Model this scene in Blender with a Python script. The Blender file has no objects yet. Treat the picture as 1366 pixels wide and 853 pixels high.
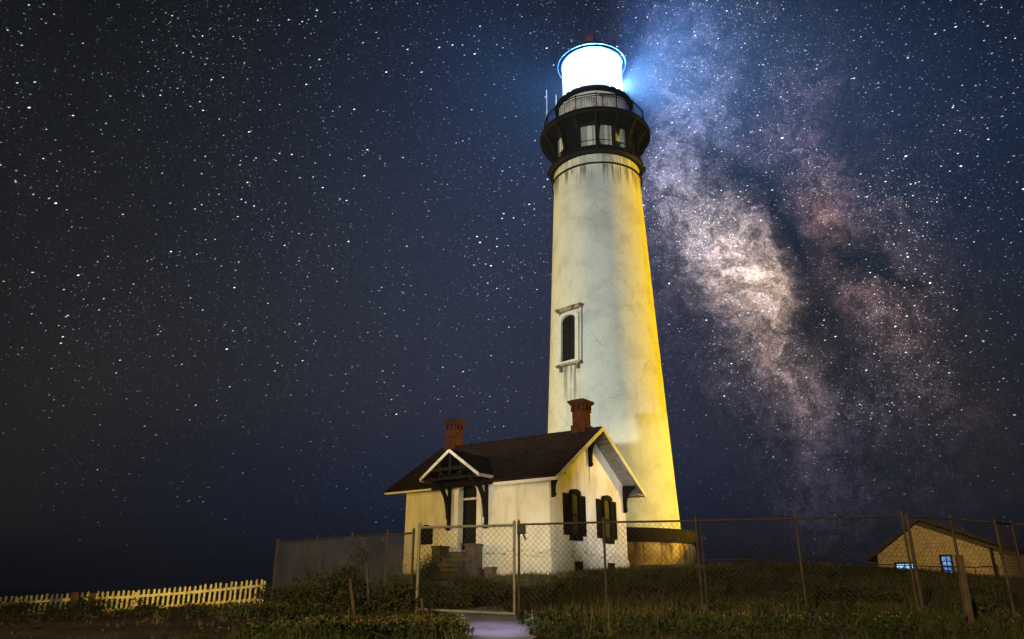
import bpy, math, random
import numpy as np
from mathutils import Vector, Matrix

random.seed(7)
np.random.seed(7)
R = math.radians
scene = bpy.context.scene
col = scene.collection

# ------------------------------------------------------------------ camera
F = 987.0
CX, CY = 683.0, 426.5
PITCH = R(19.9)
cam_d = bpy.data.cameras.new('camera')
cam_d.sensor_width = 36.0
cam_d.lens = F / 1366.0 * 36.0
cam_d.clip_start = 0.1
cam_d.clip_end = 20000
cam = bpy.data.objects.new('camera', cam_d)
cam.location = (0, 0, 0)
cam.rotation_euler = (R(90) + PITCH, 0, 0)
col.objects.link(cam)
scene.camera = cam

scene.view_settings.view_transform = 'Standard'
scene.view_settings.look = 'None'
scene.view_settings.exposure = 0.0
scene.view_settings.gamma = 1.0
scene.view_settings.use_curve_mapping = False
scene.render.film_transparent = False
scene.cycles.max_bounces = 6
scene.cycles.diffuse_bounces = 3
scene.cycles.volume_bounces = 0
scene.cycles.transparent_max_bounces = 12
scene.cycles.caustics_reflective = False
scene.cycles.caustics_refractive = False
scene.cycles.sample_clamp_indirect = 3.0


def raydir(px, py):
    xc = (px - CX) / F
    yc = (CY - py) / F
    c, s = math.cos(PITCH), math.sin(PITCH)
    return Vector((xc, c - yc * s, s + yc * c))


def at(px, py, Y):
    d = raydir(px, py)
    return d * (Y / d.y)


# ------------------------------------------------------------------ night sky
world = bpy.data.worlds.new('World')
scene.world = world
world.use_nodes = True


def build_world():
    nt = world.node_tree
    nt.nodes.clear()
    N, L = nt.nodes, nt.links

    def node(t, **kw):
        n = N.new(t)
        for k, v in kw.items():
            setattr(n, k, v)
        return n

    def put(sock, v):
        if hasattr(v, 'is_output'):
            L.new(v, sock)
        else:
            sock.default_value = v

    def math_(op, a, b=None, c=None, clamp=False):
        n = node('ShaderNodeMath', operation=op, use_clamp=clamp)
        put(n.inputs[0], a)
        if b is not None:
            put(n.inputs[1], b)
        if c is not None:
            put(n.inputs[2], c)
        return n.outputs[0]

    def vec(op, a, b=None, c=None, scale=None):
        n = node('ShaderNodeVectorMath', operation=op)
        put(n.inputs[0], a)
        if b is not None:
            put(n.inputs[1], b)
        if c is not None:
            put(n.inputs[2], c)
        if scale is not None:
            put(n.inputs['Scale'], scale)
        return n.outputs['Value'] if op in ('DOT_PRODUCT', 'LENGTH') else n.outputs[0]

    def ramp(v, lo, hi, a=0.0, b=1.0):
        n = node('ShaderNodeMapRange', interpolation_type='SMOOTHSTEP')
        put(n.inputs[0], v)
        n.inputs[1].default_value = lo
        n.inputs[2].default_value = hi
        n.inputs[3].default_value = a
        n.inputs[4].default_value = b
        return n.outputs[0]

    tc = node('ShaderNodeTexCoord')
    d0 = tc.outputs['Generated']

    def noise(v, scale, detail, rough, colour=False, dist=0.0):
        n = node('ShaderNodeTexNoise')
        put(n.inputs['Vector'], v)
        n.inputs['Scale'].default_value = scale
        n.inputs['Detail'].default_value = detail
        n.inputs['Roughness'].default_value = rough
        n.inputs['Distortion'].default_value = dist
        return n.outputs['Color'] if colour else n.outputs[0]

    # domain warp so that the clouds of stars have ragged borders
    wn = noise(d0, 5.0, 5.0, 0.6, True)
    warp = vec('MULTIPLY_ADD', vec('SUBTRACT', wn, (0.5, 0.5, 0.5)), (0.16, 0.16, 0.16), d0)
    wn2 = noise(d0, 22.0, 4.0, 0.6, True)
    warp2 = vec('MULTIPLY_ADD', vec('SUBTRACT', wn2, (0.5, 0.5, 0.5)), (0.045, 0.045, 0.045), warp)

    def blob(src, px, py, sx, sy, ang):
        """elliptical glow on the celestial sphere (size in photo pixels, turned by ang degrees)"""
        d = raydir(px, py).normalized()
        ca, sa = math.cos(R(ang)), math.sin(R(ang))
        t = (raydir(px + 4 * ca, py + 4 * sa).normalized() - d)
        c = (raydir(px - 4 * sa, py + 4 * ca).normalized() - d)
        kt = t.length / 4.0
        kc = c.length / 4.0
        t = t.normalized() / (sx * kt)
        c = c.normalized() / (sy * kc)
        diff = vec('SUBTRACT', src, tuple(d))
        a = vec('DOT_PRODUCT', diff, tuple(t))
        b = vec('DOT_PRODUCT', diff, tuple(c))
        r2 = math_('MULTIPLY_ADD', a, a, math_('MULTIPLY', b, b))
        return math_('EXPONENT', math_('MULTIPLY', r2, -1.0))

    def add(acc, g, colour):
        return vec('MULTIPLY_ADD', vec('SCALE', tuple(colour), scale=g), (1, 1, 1), acc)

    # base glow of the night air, with the lantern's halo painted in: darker overhead and at the sides, blue in the middle
    base = (0.0014, 0.0016, 0.0028)
    acc = vec('ADD', base, (0, 0, 0))
    for px, py, sx, sy, ang, c in SKY_BASE:
        acc = add(acc, blob(d0, px, py, sx, sy, ang), c)
    # horizon band
    sep = node('ShaderNodeSeparateXYZ')
    L.new(d0, sep.inputs[0])
    z = sep.outputs['Z']
    low = ramp(z, 0.0, 0.26, 0.42, 1.0)
    lowc = vec('MULTIPLY_ADD', vec('SCALE', (1, 1, 1), scale=low), (1.0, 1.0, 1.0), (0, 0, 0))
    acc = vec('MULTIPLY', acc, lowc)

    # milky way
    dens = None
    mw = vec('ADD', (0, 0, 0), (0, 0, 0))
    for px, py, sx, sy, ang, c in MILKY:
        g = blob(warp2, px, py, sx, sy, ang)
        mw = add(mw, g, c)
        dens = g if dens is None else math_('ADD', dens, g)
    # dust: fine filament noise and dark rifts
    fil = noise(warp, 12.0, 9.0, 0.70)
    fine = noise(warp2, 46.0, 8.0, 0.72)
    k = math_('MULTIPLY', ramp(fil, 0.35, 0.65, 0.34, 1.35), ramp(fine, 0.38, 0.62, 0.40, 1.5))
    rift = None
    for px, py, sx, sy, ang, w in RIFTS:
        g = math_('MULTIPLY', blob(warp2, px, py, sx, sy, ang), w)
        rift = g if rift is None else math_('ADD', rift, g)
    keep = math_('SUBTRACT', 1.0, rift, clamp=True)
    k = math_('MULTIPLY', k, keep)
    grain = noise(d0, 330.0, 2.0, 0.7)
    k = math_('MULTIPLY', k, ramp(grain, 0.28, 0.74, 0.58, 1.42))
    mw = vec('SCALE', mw, scale=k)
    acc = vec('ADD', acc, mw)
    densk = math_('MULTIPLY', dens, math_('MULTIPLY_ADD', k, 0.8, 0.2))

    # stars: each a round spot of the Voronoi cells of the celestial sphere, drawn a little oblong
    axis = (raydir(683 - 26, 300 - 100) - raydir(683, 300)).normalized()
    dd = vec('MULTIPLY_ADD', vec('SCALE', tuple(axis), scale=vec('DOT_PRODUCT', d0, tuple(axis))), (1.15, 1.15, 1.15), d0)
    horizon_fade = ramp(z, 0.02, 0.42, 0.03, 1.0)
    clus = ramp(noise(d0, 7.0, 4.0, 0.65), 0.33, 0.68, 0.35, 1.45)
    horizon_fade = math_('MULTIPLY', horizon_fade, clus)
    for scale_, rad, power, expo, by_mw, base_w in STARS:
        v = node('ShaderNodeTexVoronoi', feature='F1', voronoi_dimensions='3D')
        L.new(dd, v.inputs['Vector'])
        v.inputs['Scale'].default_value = scale_
        s = ramp(v.outputs['Distance'], rad * scale_ * 0.25, rad * scale_, 1.0, 0.0)
        sc = node('ShaderNodeSeparateColor')
        L.new(v.outputs['Color'], sc.inputs[0])
        mag = math_('POWER', sc.outputs[0], expo)
        s = math_('MULTIPLY', math_('MULTIPLY', s, mag), power)
        wgt = math_('MULTIPLY_ADD', densk, by_mw, base_w)
        s = math_('MULTIPLY', s, math_('MULTIPLY', wgt, horizon_fade))
        # colour: white, blue white, a few warm
        cr = node('ShaderNodeValToRGB')
        cr.color_ramp.interpolation = 'LINEAR'
        e = cr.color_ramp.elements
        e[0].position = 0.0
        e[0].color = (0.32, 0.5, 1.0, 1)
        e[1].position = 1.0
        e[1].color = (1.0, 0.84, 0.68, 1)
        m = e.new(0.45)
        m.color = (0.75, 0.86, 1.0, 1)
        m = e.new(0.75)
        m.color = (1.0, 0.98, 0.95, 1)
        L.new(sc.outputs[1], cr.inputs[0])
        acc = vec('ADD', acc, vec('SCALE', cr.outputs[0], scale=s))

    # faint sensor-like mottling of the airglow itself
    bg = node('ShaderNodeBackground')
    L.new(acc, bg.inputs['Color'])
    bg.inputs['Strength'].default_value = 1.0
    # the last trace of daylight from a sun far below the horizon
    sky = node('ShaderNodeTexSky', sky_type='NISHITA')
    sky.sun_disc = False
    sky.sun_elevation = R(-6)
    sky.sun_rotation = R(250)
    bg2 = node('ShaderNodeBackground')
    L.new(sky.outputs[0], bg2.inputs['Color'])
    bg2.inputs['Strength'].default_value = 0.002
    ad = node('ShaderNodeAddShader')
    L.new(bg.outputs[0], ad.inputs[0])
    L.new(bg2.outputs[0], ad.inputs[1])
    out = node('ShaderNodeOutputWorld')
    L.new(ad.outputs[0], out.inputs['Surface'])


# photo px, py, half sizes in px, turn, linear colour
SKY_BASE = [
    (580, 520, 440, 300, 0, (0.0110, 0.0108, 0.0160)),
    (690, 260, 210, 330, 0, (0.006, 0.011, 0.030)),
    (480, 330, 240, 300, 0, (0.003, 0.005, 0.009)),
    (880, 90, 60, 130, 8, (0.006, 0.016, 0.060)),  # the lantern's blue glow, painted into the sky
    (980, 640, 400, 200, 0, (0.003, 0.004, 0.010)),
    (640, 690, 520, 110, 0, (0.001, 0.007, 0.025)),
    (40, 560, 230, 260, 0, (0.006, 0.0045, 0.0025)),
    (890, 380, 100, 260, 0, (0.005, 0.007, 0.016)),
]
MILKY = [
    (1005, 385, 95, 40, 64, (0.46, 0.305, 0.19)),
    (965, 345, 105, 38, 66, (0.20, 0.175, 0.18)),
    (1022, 480, 70, 34, 66, (0.19, 0.115, 0.09)),
    (925, 240, 130, 48, 70, (0.075, 0.075, 0.105)),
    (895, 90, 150, 46, 80, (0.040, 0.050, 0.11)),
    (968, 165, 45, 16, 50, (0.13, 0.15, 0.25)),
    (990, 400, 250, 105, 64, (0.046, 0.038, 0.055)),
    (1110, 240, 190, 110, 60, (0.020, 0.014, 0.020)),
    (930, 190, 160, 70, 75, (0.030, 0.030, 0.055)),
    (1115, 250, 120, 50, 58, (0.036, 0.021, 0.020)),
    (1112, 295, 55, 34, 65, (0.095, 0.044, 0.022)),
    (1150, 405, 90, 40, 10, (0.055, 0.028, 0.020)),
    (1205, 460, 120, 46, 65, (0.030, 0.019, 0.017)),
    (1060, 150, 140, 55, 50, (0.022, 0.016, 0.028)),
    (1100, 560, 200, 100, 60, (0.007, 0.005, 0.010)),
]
MILKY += [
    (1003, 286, 6, 4, 0, (0.75, 0.45, 0.80)),
    (1072, 460, 5, 4, 0, (0.35, 0.45, 0.60)),
    (1010, 262, 9, 5, 50, (0.16, 0.22, 0.42)),
    (1055, 187, 5, 4, 0, (0.16, 0.26, 0.40)),
]
RIFTS = [
    (1066, 350, 110, 22, 66, 0.75),
    (1140, 345, 50, 26, 35, 0.95),
    (1190, 378, 60, 14, 25, 0.7),
    (1018, 255, 90, 20, 62, 0.6),
    (1080, 450, 60, 36, 60, 0.8),
    (985, 120, 70, 20, 70, 0.5),
    (1000, 440, 36, 9, 35, 0.45),
    (975, 395, 40, 8, 50, 0.35),
]
STARS = [  # cells, angular radius, power, exponent of the magnitude, weight in the milky way, weight elsewhere
    (400.0, 0.00065, 0.45, 1.8, 2.4, 0.45),
    (210.0, 0.00085, 1.0, 2.2, 1.6, 0.85),
    (120.0, 0.00118, 2.5, 2.8, 0.9, 0.9),
    (62.0, 0.0016, 4.2, 3.0, 0.4, 0.9),
    (27.0, 0.0020, 4.0, 2.2, 0.3, 1.0),
]
build_world()


# ------------------------------------------------------------------ lamps of the site and an added path fill
def spot(name, loc, target, power, colour, angle, blend=0.6, radius=0.25):
    d = bpy.data.lights.new(name, 'SPOT')
    d.energy = power
    d.color = colour
    d.spot_size = R(angle)
    d.spot_blend = blend
    d.shadow_soft_size = radius
    o = bpy.data.objects.new(name, d)
    o.location = loc
    v = Vector(target) - Vector(loc)
    o.rotation_euler = v.to_track_quat('-Z', 'Y').to_euler()
    col.objects.link(o)
    return o


TX, TY = 5.44, 41.7        # tower axis
WHITE = (1.0, 0.985, 0.88)
SODIUM = (1.0, 0.62, 0.035)
WARM = (1.0, 0.70, 0.24)
LAMPS = [
    # white floodlight low beside the camera, on the tower
    ('tower_floodlight', (-17.5, -2, 3.0), (TX, TY, 20.5), 62000, (0.92, 0.98, 0.95), 38, 0.35, 0.9),
    # sodium lamps behind, to both sides of the tower
    ('sodium_lamp_east', (65, 44, 8.0), (TX, TY, 13.5), 270000, (1.0, 0.60, 0.0), 30, 0.5, 0.6),
    ('sodium_lamp_west', (-60, 56, 5.0), (TX, TY, 13.0), 125000, (1.0, 0.66, 0.10), 30, 0.5, 0.6),
    # yard lamps on the cottage
    ('yard_lamp', (-22, 24, 2.5), (-2.5, 31.0, 2.6), 6500, (1.0, 0.62, 0.12), 26, 0.6, 0.2),
    ('gate_spotlight', (0.8, 15.4, 0.7), (0.1, 29.8, 1.9), 6500, (1.0, 0.90, 0.68), 24, 1.0, 0.1),
    ('gable_spotlight', (17, 14, 1.5), (4.0, 32.8, 3.0), 15000, (1.0, 0.96, 0.90), 17, 0.9, 0.05),
    ('gable_sodium_lamp', (14, 13, 1.5), (1.7, 29.4, 3.2), 2600, (1.0, 0.68, 0.14), 9, 0.8, 0.05),
    ('base_floodlight', (19, 8, 2.0), (8.0, 38, 5.0), 26000, (1.0, 0.84, 0.46), 16, 0.8, 0.3),
    ('fence_lamp', (-9.6, 20.6, -0.5), (-10.2, 24.0, 0.25), 420, (1.0, 0.64, 0.07), 140, 0.6, 0.05),
    ('shed_lamp', (20, 32, 5.5), (22, 41, 1.4), 2100, (1.0, 0.72, 0.28), 50, 0.8, 0.2),
    # weak street light behind the camera
    ('street_light', (-6, -9, 7.0), (3, 18, -0.5), 11500, (1.0, 0.78, 0.40), 80, 0.8, 0.3),
    ('path_fill', (0.6, 1.0, 2.6), (-0.22, 10.4, -0.5), 9500, (0.60, 0.56, 1.0), 7, 0.9, 0.1),  # added narrow spot, replaces the lantern's blue light on the path
]
for a in LAMPS:
    spot(*a)


# ------------------------------------------------------------------ mesh helpers
class MB:
    def __init__(self):
        self.v, self.f = [], []

    def add(self, vs, fs):
        o = len(self.v)
        self.v += [tuple(p) for p in vs]
        self.f += [tuple(i + o for i in f) for f in fs]
        return self

    def box(self, lo, hi, M=None):
        x0, y0, z0 = lo
        x1, y1, z1 = hi
        vs = [Vector(p) for p in ((x0, y0, z0), (x1, y0, z0), (x1, y1, z0), (x0, y1, z0),
                                  (x0, y0, z1), (x1, y0, z1), (x1, y1, z1), (x0, y1, z1))]
        if M:
            vs = [M @ p for p in vs]
        return self.add(vs, [(0, 3, 2, 1), (4, 5, 6, 7), (0, 1, 5, 4), (1, 2, 6, 5), (2, 3, 7, 6), (3, 0, 4, 7)])

    def bar(self, a, b, w, h=None, up=(0, 0, 1)):
        """a straight bar of section w x h from a to b"""
        a, b = Vector(a), Vector(b)
        h = w if h is None else h
        d = (b - a)
        ln = d.length
        d.normalize()
        up = Vector(up)
        if abs(d.dot(up)) > 0.98:
            up = Vector((0, 1, 0)) if abs(d.y) < 0.9 else Vector((1, 0, 0))
        s = d.cross(up).normalized()
        u = s.cross(d).normalized()
        vs = []
        for p in (a, b):
            for i, j in ((-1, -1), (1, -1), (1, 1), (-1, 1)):
                vs.append(p + s * (i * w / 2) + u * (j * h / 2))
        return self.add(vs, [(0, 1, 2, 3), (7, 6, 5, 4), (0, 4, 5, 1), (1, 5, 6, 2), (2, 6, 7, 3), (3, 7, 4, 0)])

    def tube(self, pts, r, n=8, caps=True, r2=None):
        pts = [Vector(p) for p in pts]
        vs, fs = [], []
        m = len(pts)
        ref = None
        for i, p in enumerate(pts):
            if i == 0:
                d = pts[1] - p
            elif i == m - 1:
                d = p - pts[i - 1]
            else:
                d = pts[i + 1] - pts[i - 1]
            d.normalize()
            if ref is None:
                ref = Vector((0, 0, 1)) if abs(d.z) < 0.9 else Vector((1, 0, 0))
            s = d.cross(ref).normalized()
            u = s.cross(d).normalized()
            ref = u
            rr = r if r2 is None else r + (r2 - r) * i / (m - 1)
            for k in range(n):
                a = 2 * math.pi * k / n
                vs.append(p + s * (rr * math.cos(a)) + u * (rr * math.sin(a)))
        for i in range(m - 1):
            for k in range(n):
                k2 = (k + 1) % n
                fs.append((i * n + k, i * n + k2, (i + 1) * n + k2, (i + 1) * n + k))
        if caps:
            fs.append(tuple(reversed(range(n))))
            fs.append(tuple((m - 1) * n + k for k in range(n)))
        return self.add(vs, fs)

    def lathe(self, prof, n=96, close=True):
        """prof: (radius, z) from bottom to top; closed solid when its ends lie on the axis"""
        vs, fs = [], []
        m = len(prof)
        for r, z in prof:
            for k in range(n):
                a = 2 * math.pi * k / n
                vs.append((r * math.cos(a), r * math.sin(a), z))
        for i in range(m - 1):
            for k in range(n):
                k2 = (k + 1) % n
                fs.append((i * n + k, i * n + k2, (i + 1) * n + k2, (i + 1) * n + k))
        if close:
            fs.append(tuple(reversed(range(n))))
            fs.append(tuple((m - 1) * n + k for k in range(n)))
        return self.add(vs, fs)

    def ring(self, prof, n=96):
        """closed section (list of (r, z), counter clockwise) swept round the axis"""
        m = len(prof)
        vs, fs = [], []
        for k in range(n):
            a = 2 * math.pi * k / n
            for r, z in prof:
                vs.append((r * math.cos(a), r * math.sin(a), z))
        for k in range(n):
            k2 = (k + 1) % n
            for i in range(m):
                i2 = (i + 1) % m
                fs.append((k * m + i, k2 * m + i, k2 * m + i2, k * m + i2))
        return self.add(vs, fs)

    def prism(self, poly, origin, ux, uy, depth):
        """polygon in the plane (ux, uy) pushed along ux x uy by depth"""
        o, ux, uy = Vector(origin), Vector(ux), Vector(uy)
        nz = ux.cross(uy).normalized()
        n = len(poly)
        vs = [o + ux * x + uy * y for x, y in poly] + [o + ux * x + uy * y + nz * depth for x, y in poly]
        fs = [tuple(reversed(range(n))), tuple(range(n, 2 * n))]
        for i in range(n):
            j = (i + 1) % n
            fs.append((i, j, n + j, n + i))
        return self.add(vs, fs)

    def frame(self, outer, inner, origin, ux, uy, depth):
        """ring between two outlines of the same number of points, pushed by depth"""
        o, ux, uy = Vector(origin), Vector(ux), Vector(uy)
        nz = ux.cross(uy).normalized()
        n = len(outer)
        P = lambda q, d: o + ux * q[0] + uy * q[1] + nz * d
        vs = [P(q, 0) for q in outer] + [P(q, 0) for q in inner] + [P(q, depth) for q in outer] + [P(q, depth) for q in inner]
        fs = []
        for i in range(n):
            j = (i + 1) % n
            fs.append((j, i, n + i, n + j))
            fs.append((2 * n + i, 2 * n + j, 3 * n + j, 3 * n + i))
            fs.append((i, j, 2 * n + j, 2 * n + i))
            fs.append((n + j, n + i, 3 * n + i, 3 * n + j))
        return self.add(vs, fs)

    def build(self, name, mat, parent=None, smooth=None, bevel=0.0):
        me = bpy.data.meshes.new(name)
        me.from_pydata(self.v, [], self.f)
        me.update()
        if mat:
            me.materials.append(mat)
        if smooth:
            me.polygons.foreach_set('use_smooth', [True] * len(me.polygons))
            me.set_sharp_from_angle(angle=R(smooth))
        o = bpy.data.objects.new(name, me)
        col.objects.link(o)
        if parent is not None:
            o.parent = parent
        if bevel:
            m = o.modifiers.new('bevel', 'BEVEL')
            m.width = bevel
            m.segments = 2
            m.limit_method = 'ANGLE'
        return o


def tag(o, label=None, cat=None, group=None, kind=None):
    if label:
        o['label'] = label
    if cat:
        o['category'] = cat
    if group:
        o['group'] = group
    if kind:
        o['kind'] = kind
    return o


def thing(name, label, cat, loc=(0, 0, 0), rz=0.0, group=None):
    o = bpy.data.objects.new(name, None)
    o.empty_display_size = 0.3
    o.location = loc
    o.rotation_euler = (0, 0, rz)
    col.objects.link(o)
    return tag(o, label, cat, group)


def big_mesh(name, V, Fc, mat, nper):
    me = bpy.data.meshes.new(name)
    V = np.asarray(V, dtype=np.float32).reshape(-1, 3)
    Fc = np.asarray(Fc, dtype=np.int32).reshape(-1, nper)
    me.vertices.add(len(V))
    me.vertices.foreach_set('co', V.ravel())
    me.loops.add(Fc.size)
    me.loops.foreach_set('vertex_index', Fc.ravel())
    me.polygons.add(len(Fc))
    me.polygons.foreach_set('loop_start', np.arange(0, Fc.size, nper, dtype=np.int32))
    me.update(calc_edges=True)
    me.validate()
    if mat:
        me.materials.append(mat)
    o = bpy.data.objects.new(name, me)
    col.objects.link(o)
    return o


# ------------------------------------------------------------------ materials
def material(name, base=(0.5, 0.5, 0.5), rough=0.8, metal=0.0, spec=0.3, var=None, streak=None, bump=None,
             extra=None, noise_scale=3.0):
    """var: (second colour, low, high) by noise; streak: (colour, strength, xy scale, z scale); bump: (scale, strength)"""
    m = bpy.data.materials.new(name)
    m.use_nodes = True
    nt = m.node_tree
    N, L = nt.nodes, nt.links
    bs = N['Principled BSDF']
    bs.inputs['Roughness'].default_value = rough
    bs.inputs['Metallic'].default_value = metal
    bs.inputs['Specular IOR Level'].default_value = spec
    bs.inputs['Base Color'].default_value = (*base, 1)
    tc = N.new('ShaderNodeTexCoord')
    cur = None

    def noise(scale, detail=6, rough_=0.6, vec=None):
        n = N.new('ShaderNodeTexNoise')
        n.inputs['Scale'].default_value = scale
        n.inputs['Detail'].default_value = detail
        n.inputs['Roughness'].default_value = rough_
        L.new(vec if vec is not None else tc.outputs['Object'], n.inputs['Vector'])
        return n.outputs[0]

    def rng(v, lo, hi, a=0.0, b=1.0):
        n = N.new('ShaderNodeMapRange')
        n.interpolation_type = 'SMOOTHSTEP'
        L.new(v, n.inputs[0])
        for i, q in zip((1, 2, 3, 4), (lo, hi, a, b)):
            n.inputs[i].default_value = q
        return n.outputs[0]

    def mix(fac, a, b, mode='MIX'):
        n = N.new('ShaderNodeMix')
        n.data_type = 'RGBA'
        n.blend_type = mode
        if hasattr(fac, 'is_output'):
            L.new(fac, n.inputs[0])
        else:
            n.inputs[0].default_value = fac
        for s, q in ((n.inputs[6], a), (n.inputs[7], b)):
            if hasattr(q, 'is_output'):
                L.new(q, s)
            else:
                s.default_value = (*q, 1)
        return n.outputs[2]

    def mul(a, b):
        n = N.new('ShaderNodeMath')
        n.operation = 'MULTIPLY'
        for s, q in ((n.inputs[0], a), (n.inputs[1], b)):
            if hasattr(q, 'is_output'):
                L.new(q, s)
            else:
                s.default_value = q
        return n.outputs[0]

    def mapped(scale):
        n = N.new('ShaderNodeMapping')
        n.inputs['Scale'].default_value = scale
        L.new(tc.outputs['Object'], n.inputs['Vector'])
        return n.outputs[0]

    cur = base
    if var:
        c2, lo, hi = var
        cur = mix(rng(noise(noise_scale), lo, hi), cur, c2)
    if streak:
        c, st, sxy, sz = streak
        v = noise(1.0, 5, 0.65, mapped((sxy, sxy, sz)))
        cur = mix(mul(rng(v, 0.5, 0.75), st), cur, c)
    api = dict(N=N, L=L, tc=tc, noise=noise, rng=rng, mix=mix, mul=mul, mapped=mapped, bs=bs)
    if extra:
        cur = extra(cur, api)
    if hasattr(cur, 'is_output'):
        L.new(cur, bs.inputs['Base Color'])
    if bump:
        sc, st = bump
        b = N.new('ShaderNodeBump')
        b.inputs['Strength'].default_value = st
        b.inputs['Distance'].default_value = 0.03
        L.new(noise(sc, 5, 0.6), b.inputs['Height'])
        L.new(b.outputs[0], bs.inputs['Normal'])
    return m


def emission(name, colour, strength):
    m = bpy.data.materials.new(name)
    m.use_nodes = True
    nt = m.node_tree
    nt.nodes.clear()
    e = nt.nodes.new('ShaderNodeEmission')
    e.inputs[0].default_value = (*colour, 1)
    e.inputs[1].default_value = strength
    o = nt.nodes.new('ShaderNodeOutputMaterial')
    nt.links.new(e.outputs[0], o.inputs[0])
    return m


def sep_z(a):
    s = a['N'].new('ShaderNodeSeparateXYZ')
    a['L'].new(a['tc'].outputs['Object'], s.inputs[0])
    return s.outputs


def tower_extra(cur, a):
    """fine speckle, grey grime blotches and rust runs below the iron ring at the top"""
    z = sep_z(a)[2]
    cur = a['mix'](a['mul'](a['rng'](a['noise'](11.0, 6, 0.8), 0.45, 0.68), 0.45), cur, (0.38, 0.39, 0.32))
    cur = a['mix'](a['mul'](a['rng'](a['noise'](1.0, 5, 0.6, a['mapped']((0.9, 0.9, 0.55))), 0.55, 0.7), 0.16), cur, (0.36, 0.37, 0.30))
    runs = a['rng'](a['noise'](1.0, 4, 0.65, a['mapped']((3.6, 3.6, 0.12))), 0.46, 0.56)
    zone = a['mul'](a['rng'](z, 21.7, 23.25), a['rng'](z, 23.29, 23.31, 1.0, 0.0))
    cur = a['mix'](a['mul'](a['mul'](runs, zone), 0.9), cur, (0.10, 0.055, 0.028))
    zone = a['mul'](a['rng'](z, 23.42, 23.46), a['rng'](z, 23.5, 24.3, 0.45, 0.9))
    cur = a['mix'](a['mul'](a['mul'](runs, zone), 0.7), cur, (0.16, 0.09, 0.05))
    # dirty water lines below the window's sill
    dp = a['N'].new('ShaderNodeVectorMath')
    dp.operation = 'DOT_PRODUCT'
    a['L'].new(a['tc'].outputs['Object'], dp.inputs[0])
    an = math.atan2(-TY, -TX) - R(36)
    dp.inputs[1].default_value = (-math.sin(an), math.cos(an), 0)
    dn = a['N'].new('ShaderNodeVectorMath')
    dn.operation = 'DOT_PRODUCT'
    a['L'].new(a['tc'].outputs['Object'], dn.inputs[0])
    dn.inputs[1].default_value = (math.cos(an), math.sin(an), 0)
    u = dp.outputs['Value']
    side = a['mul'](a['mul'](a['rng'](u, -0.8, -0.45), a['rng'](u, 0.45, 0.8, 1.0, 0.0)), a['rng'](dn.outputs['Value'], 1.0, 1.5))
    lines = a['rng'](a['noise'](1.0, 3, 0.6, a['mapped']((5.5, 5.5, 0.10))), 0.46, 0.60)
    zone = a['mul'](a['rng'](z, 7.0, 10.4), a['rng'](z, 10.7, 10.8, 1.0, 0.0))
    cur = a['mix'](a['mul'](a['mul'](lines, a['mul'](zone, side)), 0.8), cur, (0.15, 0.13, 0.10))
    # hairline cracks
    vo = a['N'].new('ShaderNodeTexVoronoi')
    vo.feature = 'DISTANCE_TO_EDGE'
    vo.inputs['Scale'].default_value = 0.55
    wv = a['N'].new('ShaderNodeVectorMath')
    wv.operation = 'MULTIPLY_ADD'
    wn = a['N'].new('ShaderNodeTexNoise')
    wn.inputs['Scale'].default_value = 2.0
    a['L'].new(a['tc'].outputs['Object'], wn.inputs['Vector'])
    a['L'].new(wn.outputs['Color'], wv.inputs[0])
    wv.inputs[1].default_value = (0.5, 0.5, 0.5)
    a['L'].new(a['tc'].outputs['Object'], wv.inputs[2])
    a['L'].new(wv.outputs[0], vo.inputs['Vector'])
    ck = a['mul'](a['rng'](vo.outputs['Distance'], 0.004, 0.016, 1.0, 0.0), a['rng'](a['noise'](0.5, 3, 0.5), 0.52, 0.62))
    cur = a['mix'](a['mul'](ck, 0.45), cur, (0.22, 0.21, 0.17))
    zone2 = a['rng'](z, 1.8, 4.8, 0.35, 0.0)
    cur = a['mix'](a['mul'](zone2, a['rng'](a['noise'](1.2), 0.4, 0.6)), cur, (0.40, 0.34, 0.22))
    return cur


def wall_extra(cur, a):
    """stucco of the cottage: brownish grime near the eaves and the foot"""
    z = sep_z(a)[2]
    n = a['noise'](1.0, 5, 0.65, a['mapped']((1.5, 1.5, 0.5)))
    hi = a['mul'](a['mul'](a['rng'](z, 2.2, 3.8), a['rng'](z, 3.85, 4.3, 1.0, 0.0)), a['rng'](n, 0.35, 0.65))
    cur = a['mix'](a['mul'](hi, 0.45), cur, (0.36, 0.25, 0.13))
    lo = a['mul'](a['rng'](z, 0.0, 0.9, 1.0, 0.0), a['rng'](n, 0.35, 0.7))
    cur = a['mix'](a['mul'](lo, 0.6), cur, (0.33, 0.25, 0.16))
    yy = sep_z(a)[1]
    st = a['mul'](a['mul'](a['rng'](yy, 3.04, 3.11), a['rng'](yy, 3.15, 3.22, 1.0, 0.0)), a['mul'](a['rng'](z, 3.2, 4.5), a['rng'](sep_z(a)[0], -0.2, -0.1)))
    cur = a['mix'](a['mul'](st, 0.8), cur, (0.10, 0.05, 0.03))
    line = a['mul'](a['rng'](z, 0.66, 0.70), a['rng'](z, 0.86, 1.05, 1.0, 0.0))
    m2 = a['rng'](a['noise'](1.0, 6, 0.7, a['mapped']((2.2, 2.2, 9.0))), 0.5, 0.62)
    return a['mix'](a['mul'](a['mul'](line, m2), 0.8), cur, (0.16, 0.11, 0.06))


def plinth_extra(cur, a):
    z = sep_z(a)[2]
    runs = a['noise'](1.0, 4, 0.6, a['mapped']((1.7, 1.7, 0.12)))
    zone = a['rng'](z, -0.3, 1.1)
    cur = a['mix'](a['mul'](a['rng'](runs, 0.48, 0.62), zone), cur, (0.12, 0.06, 0.02))
    return cur


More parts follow.
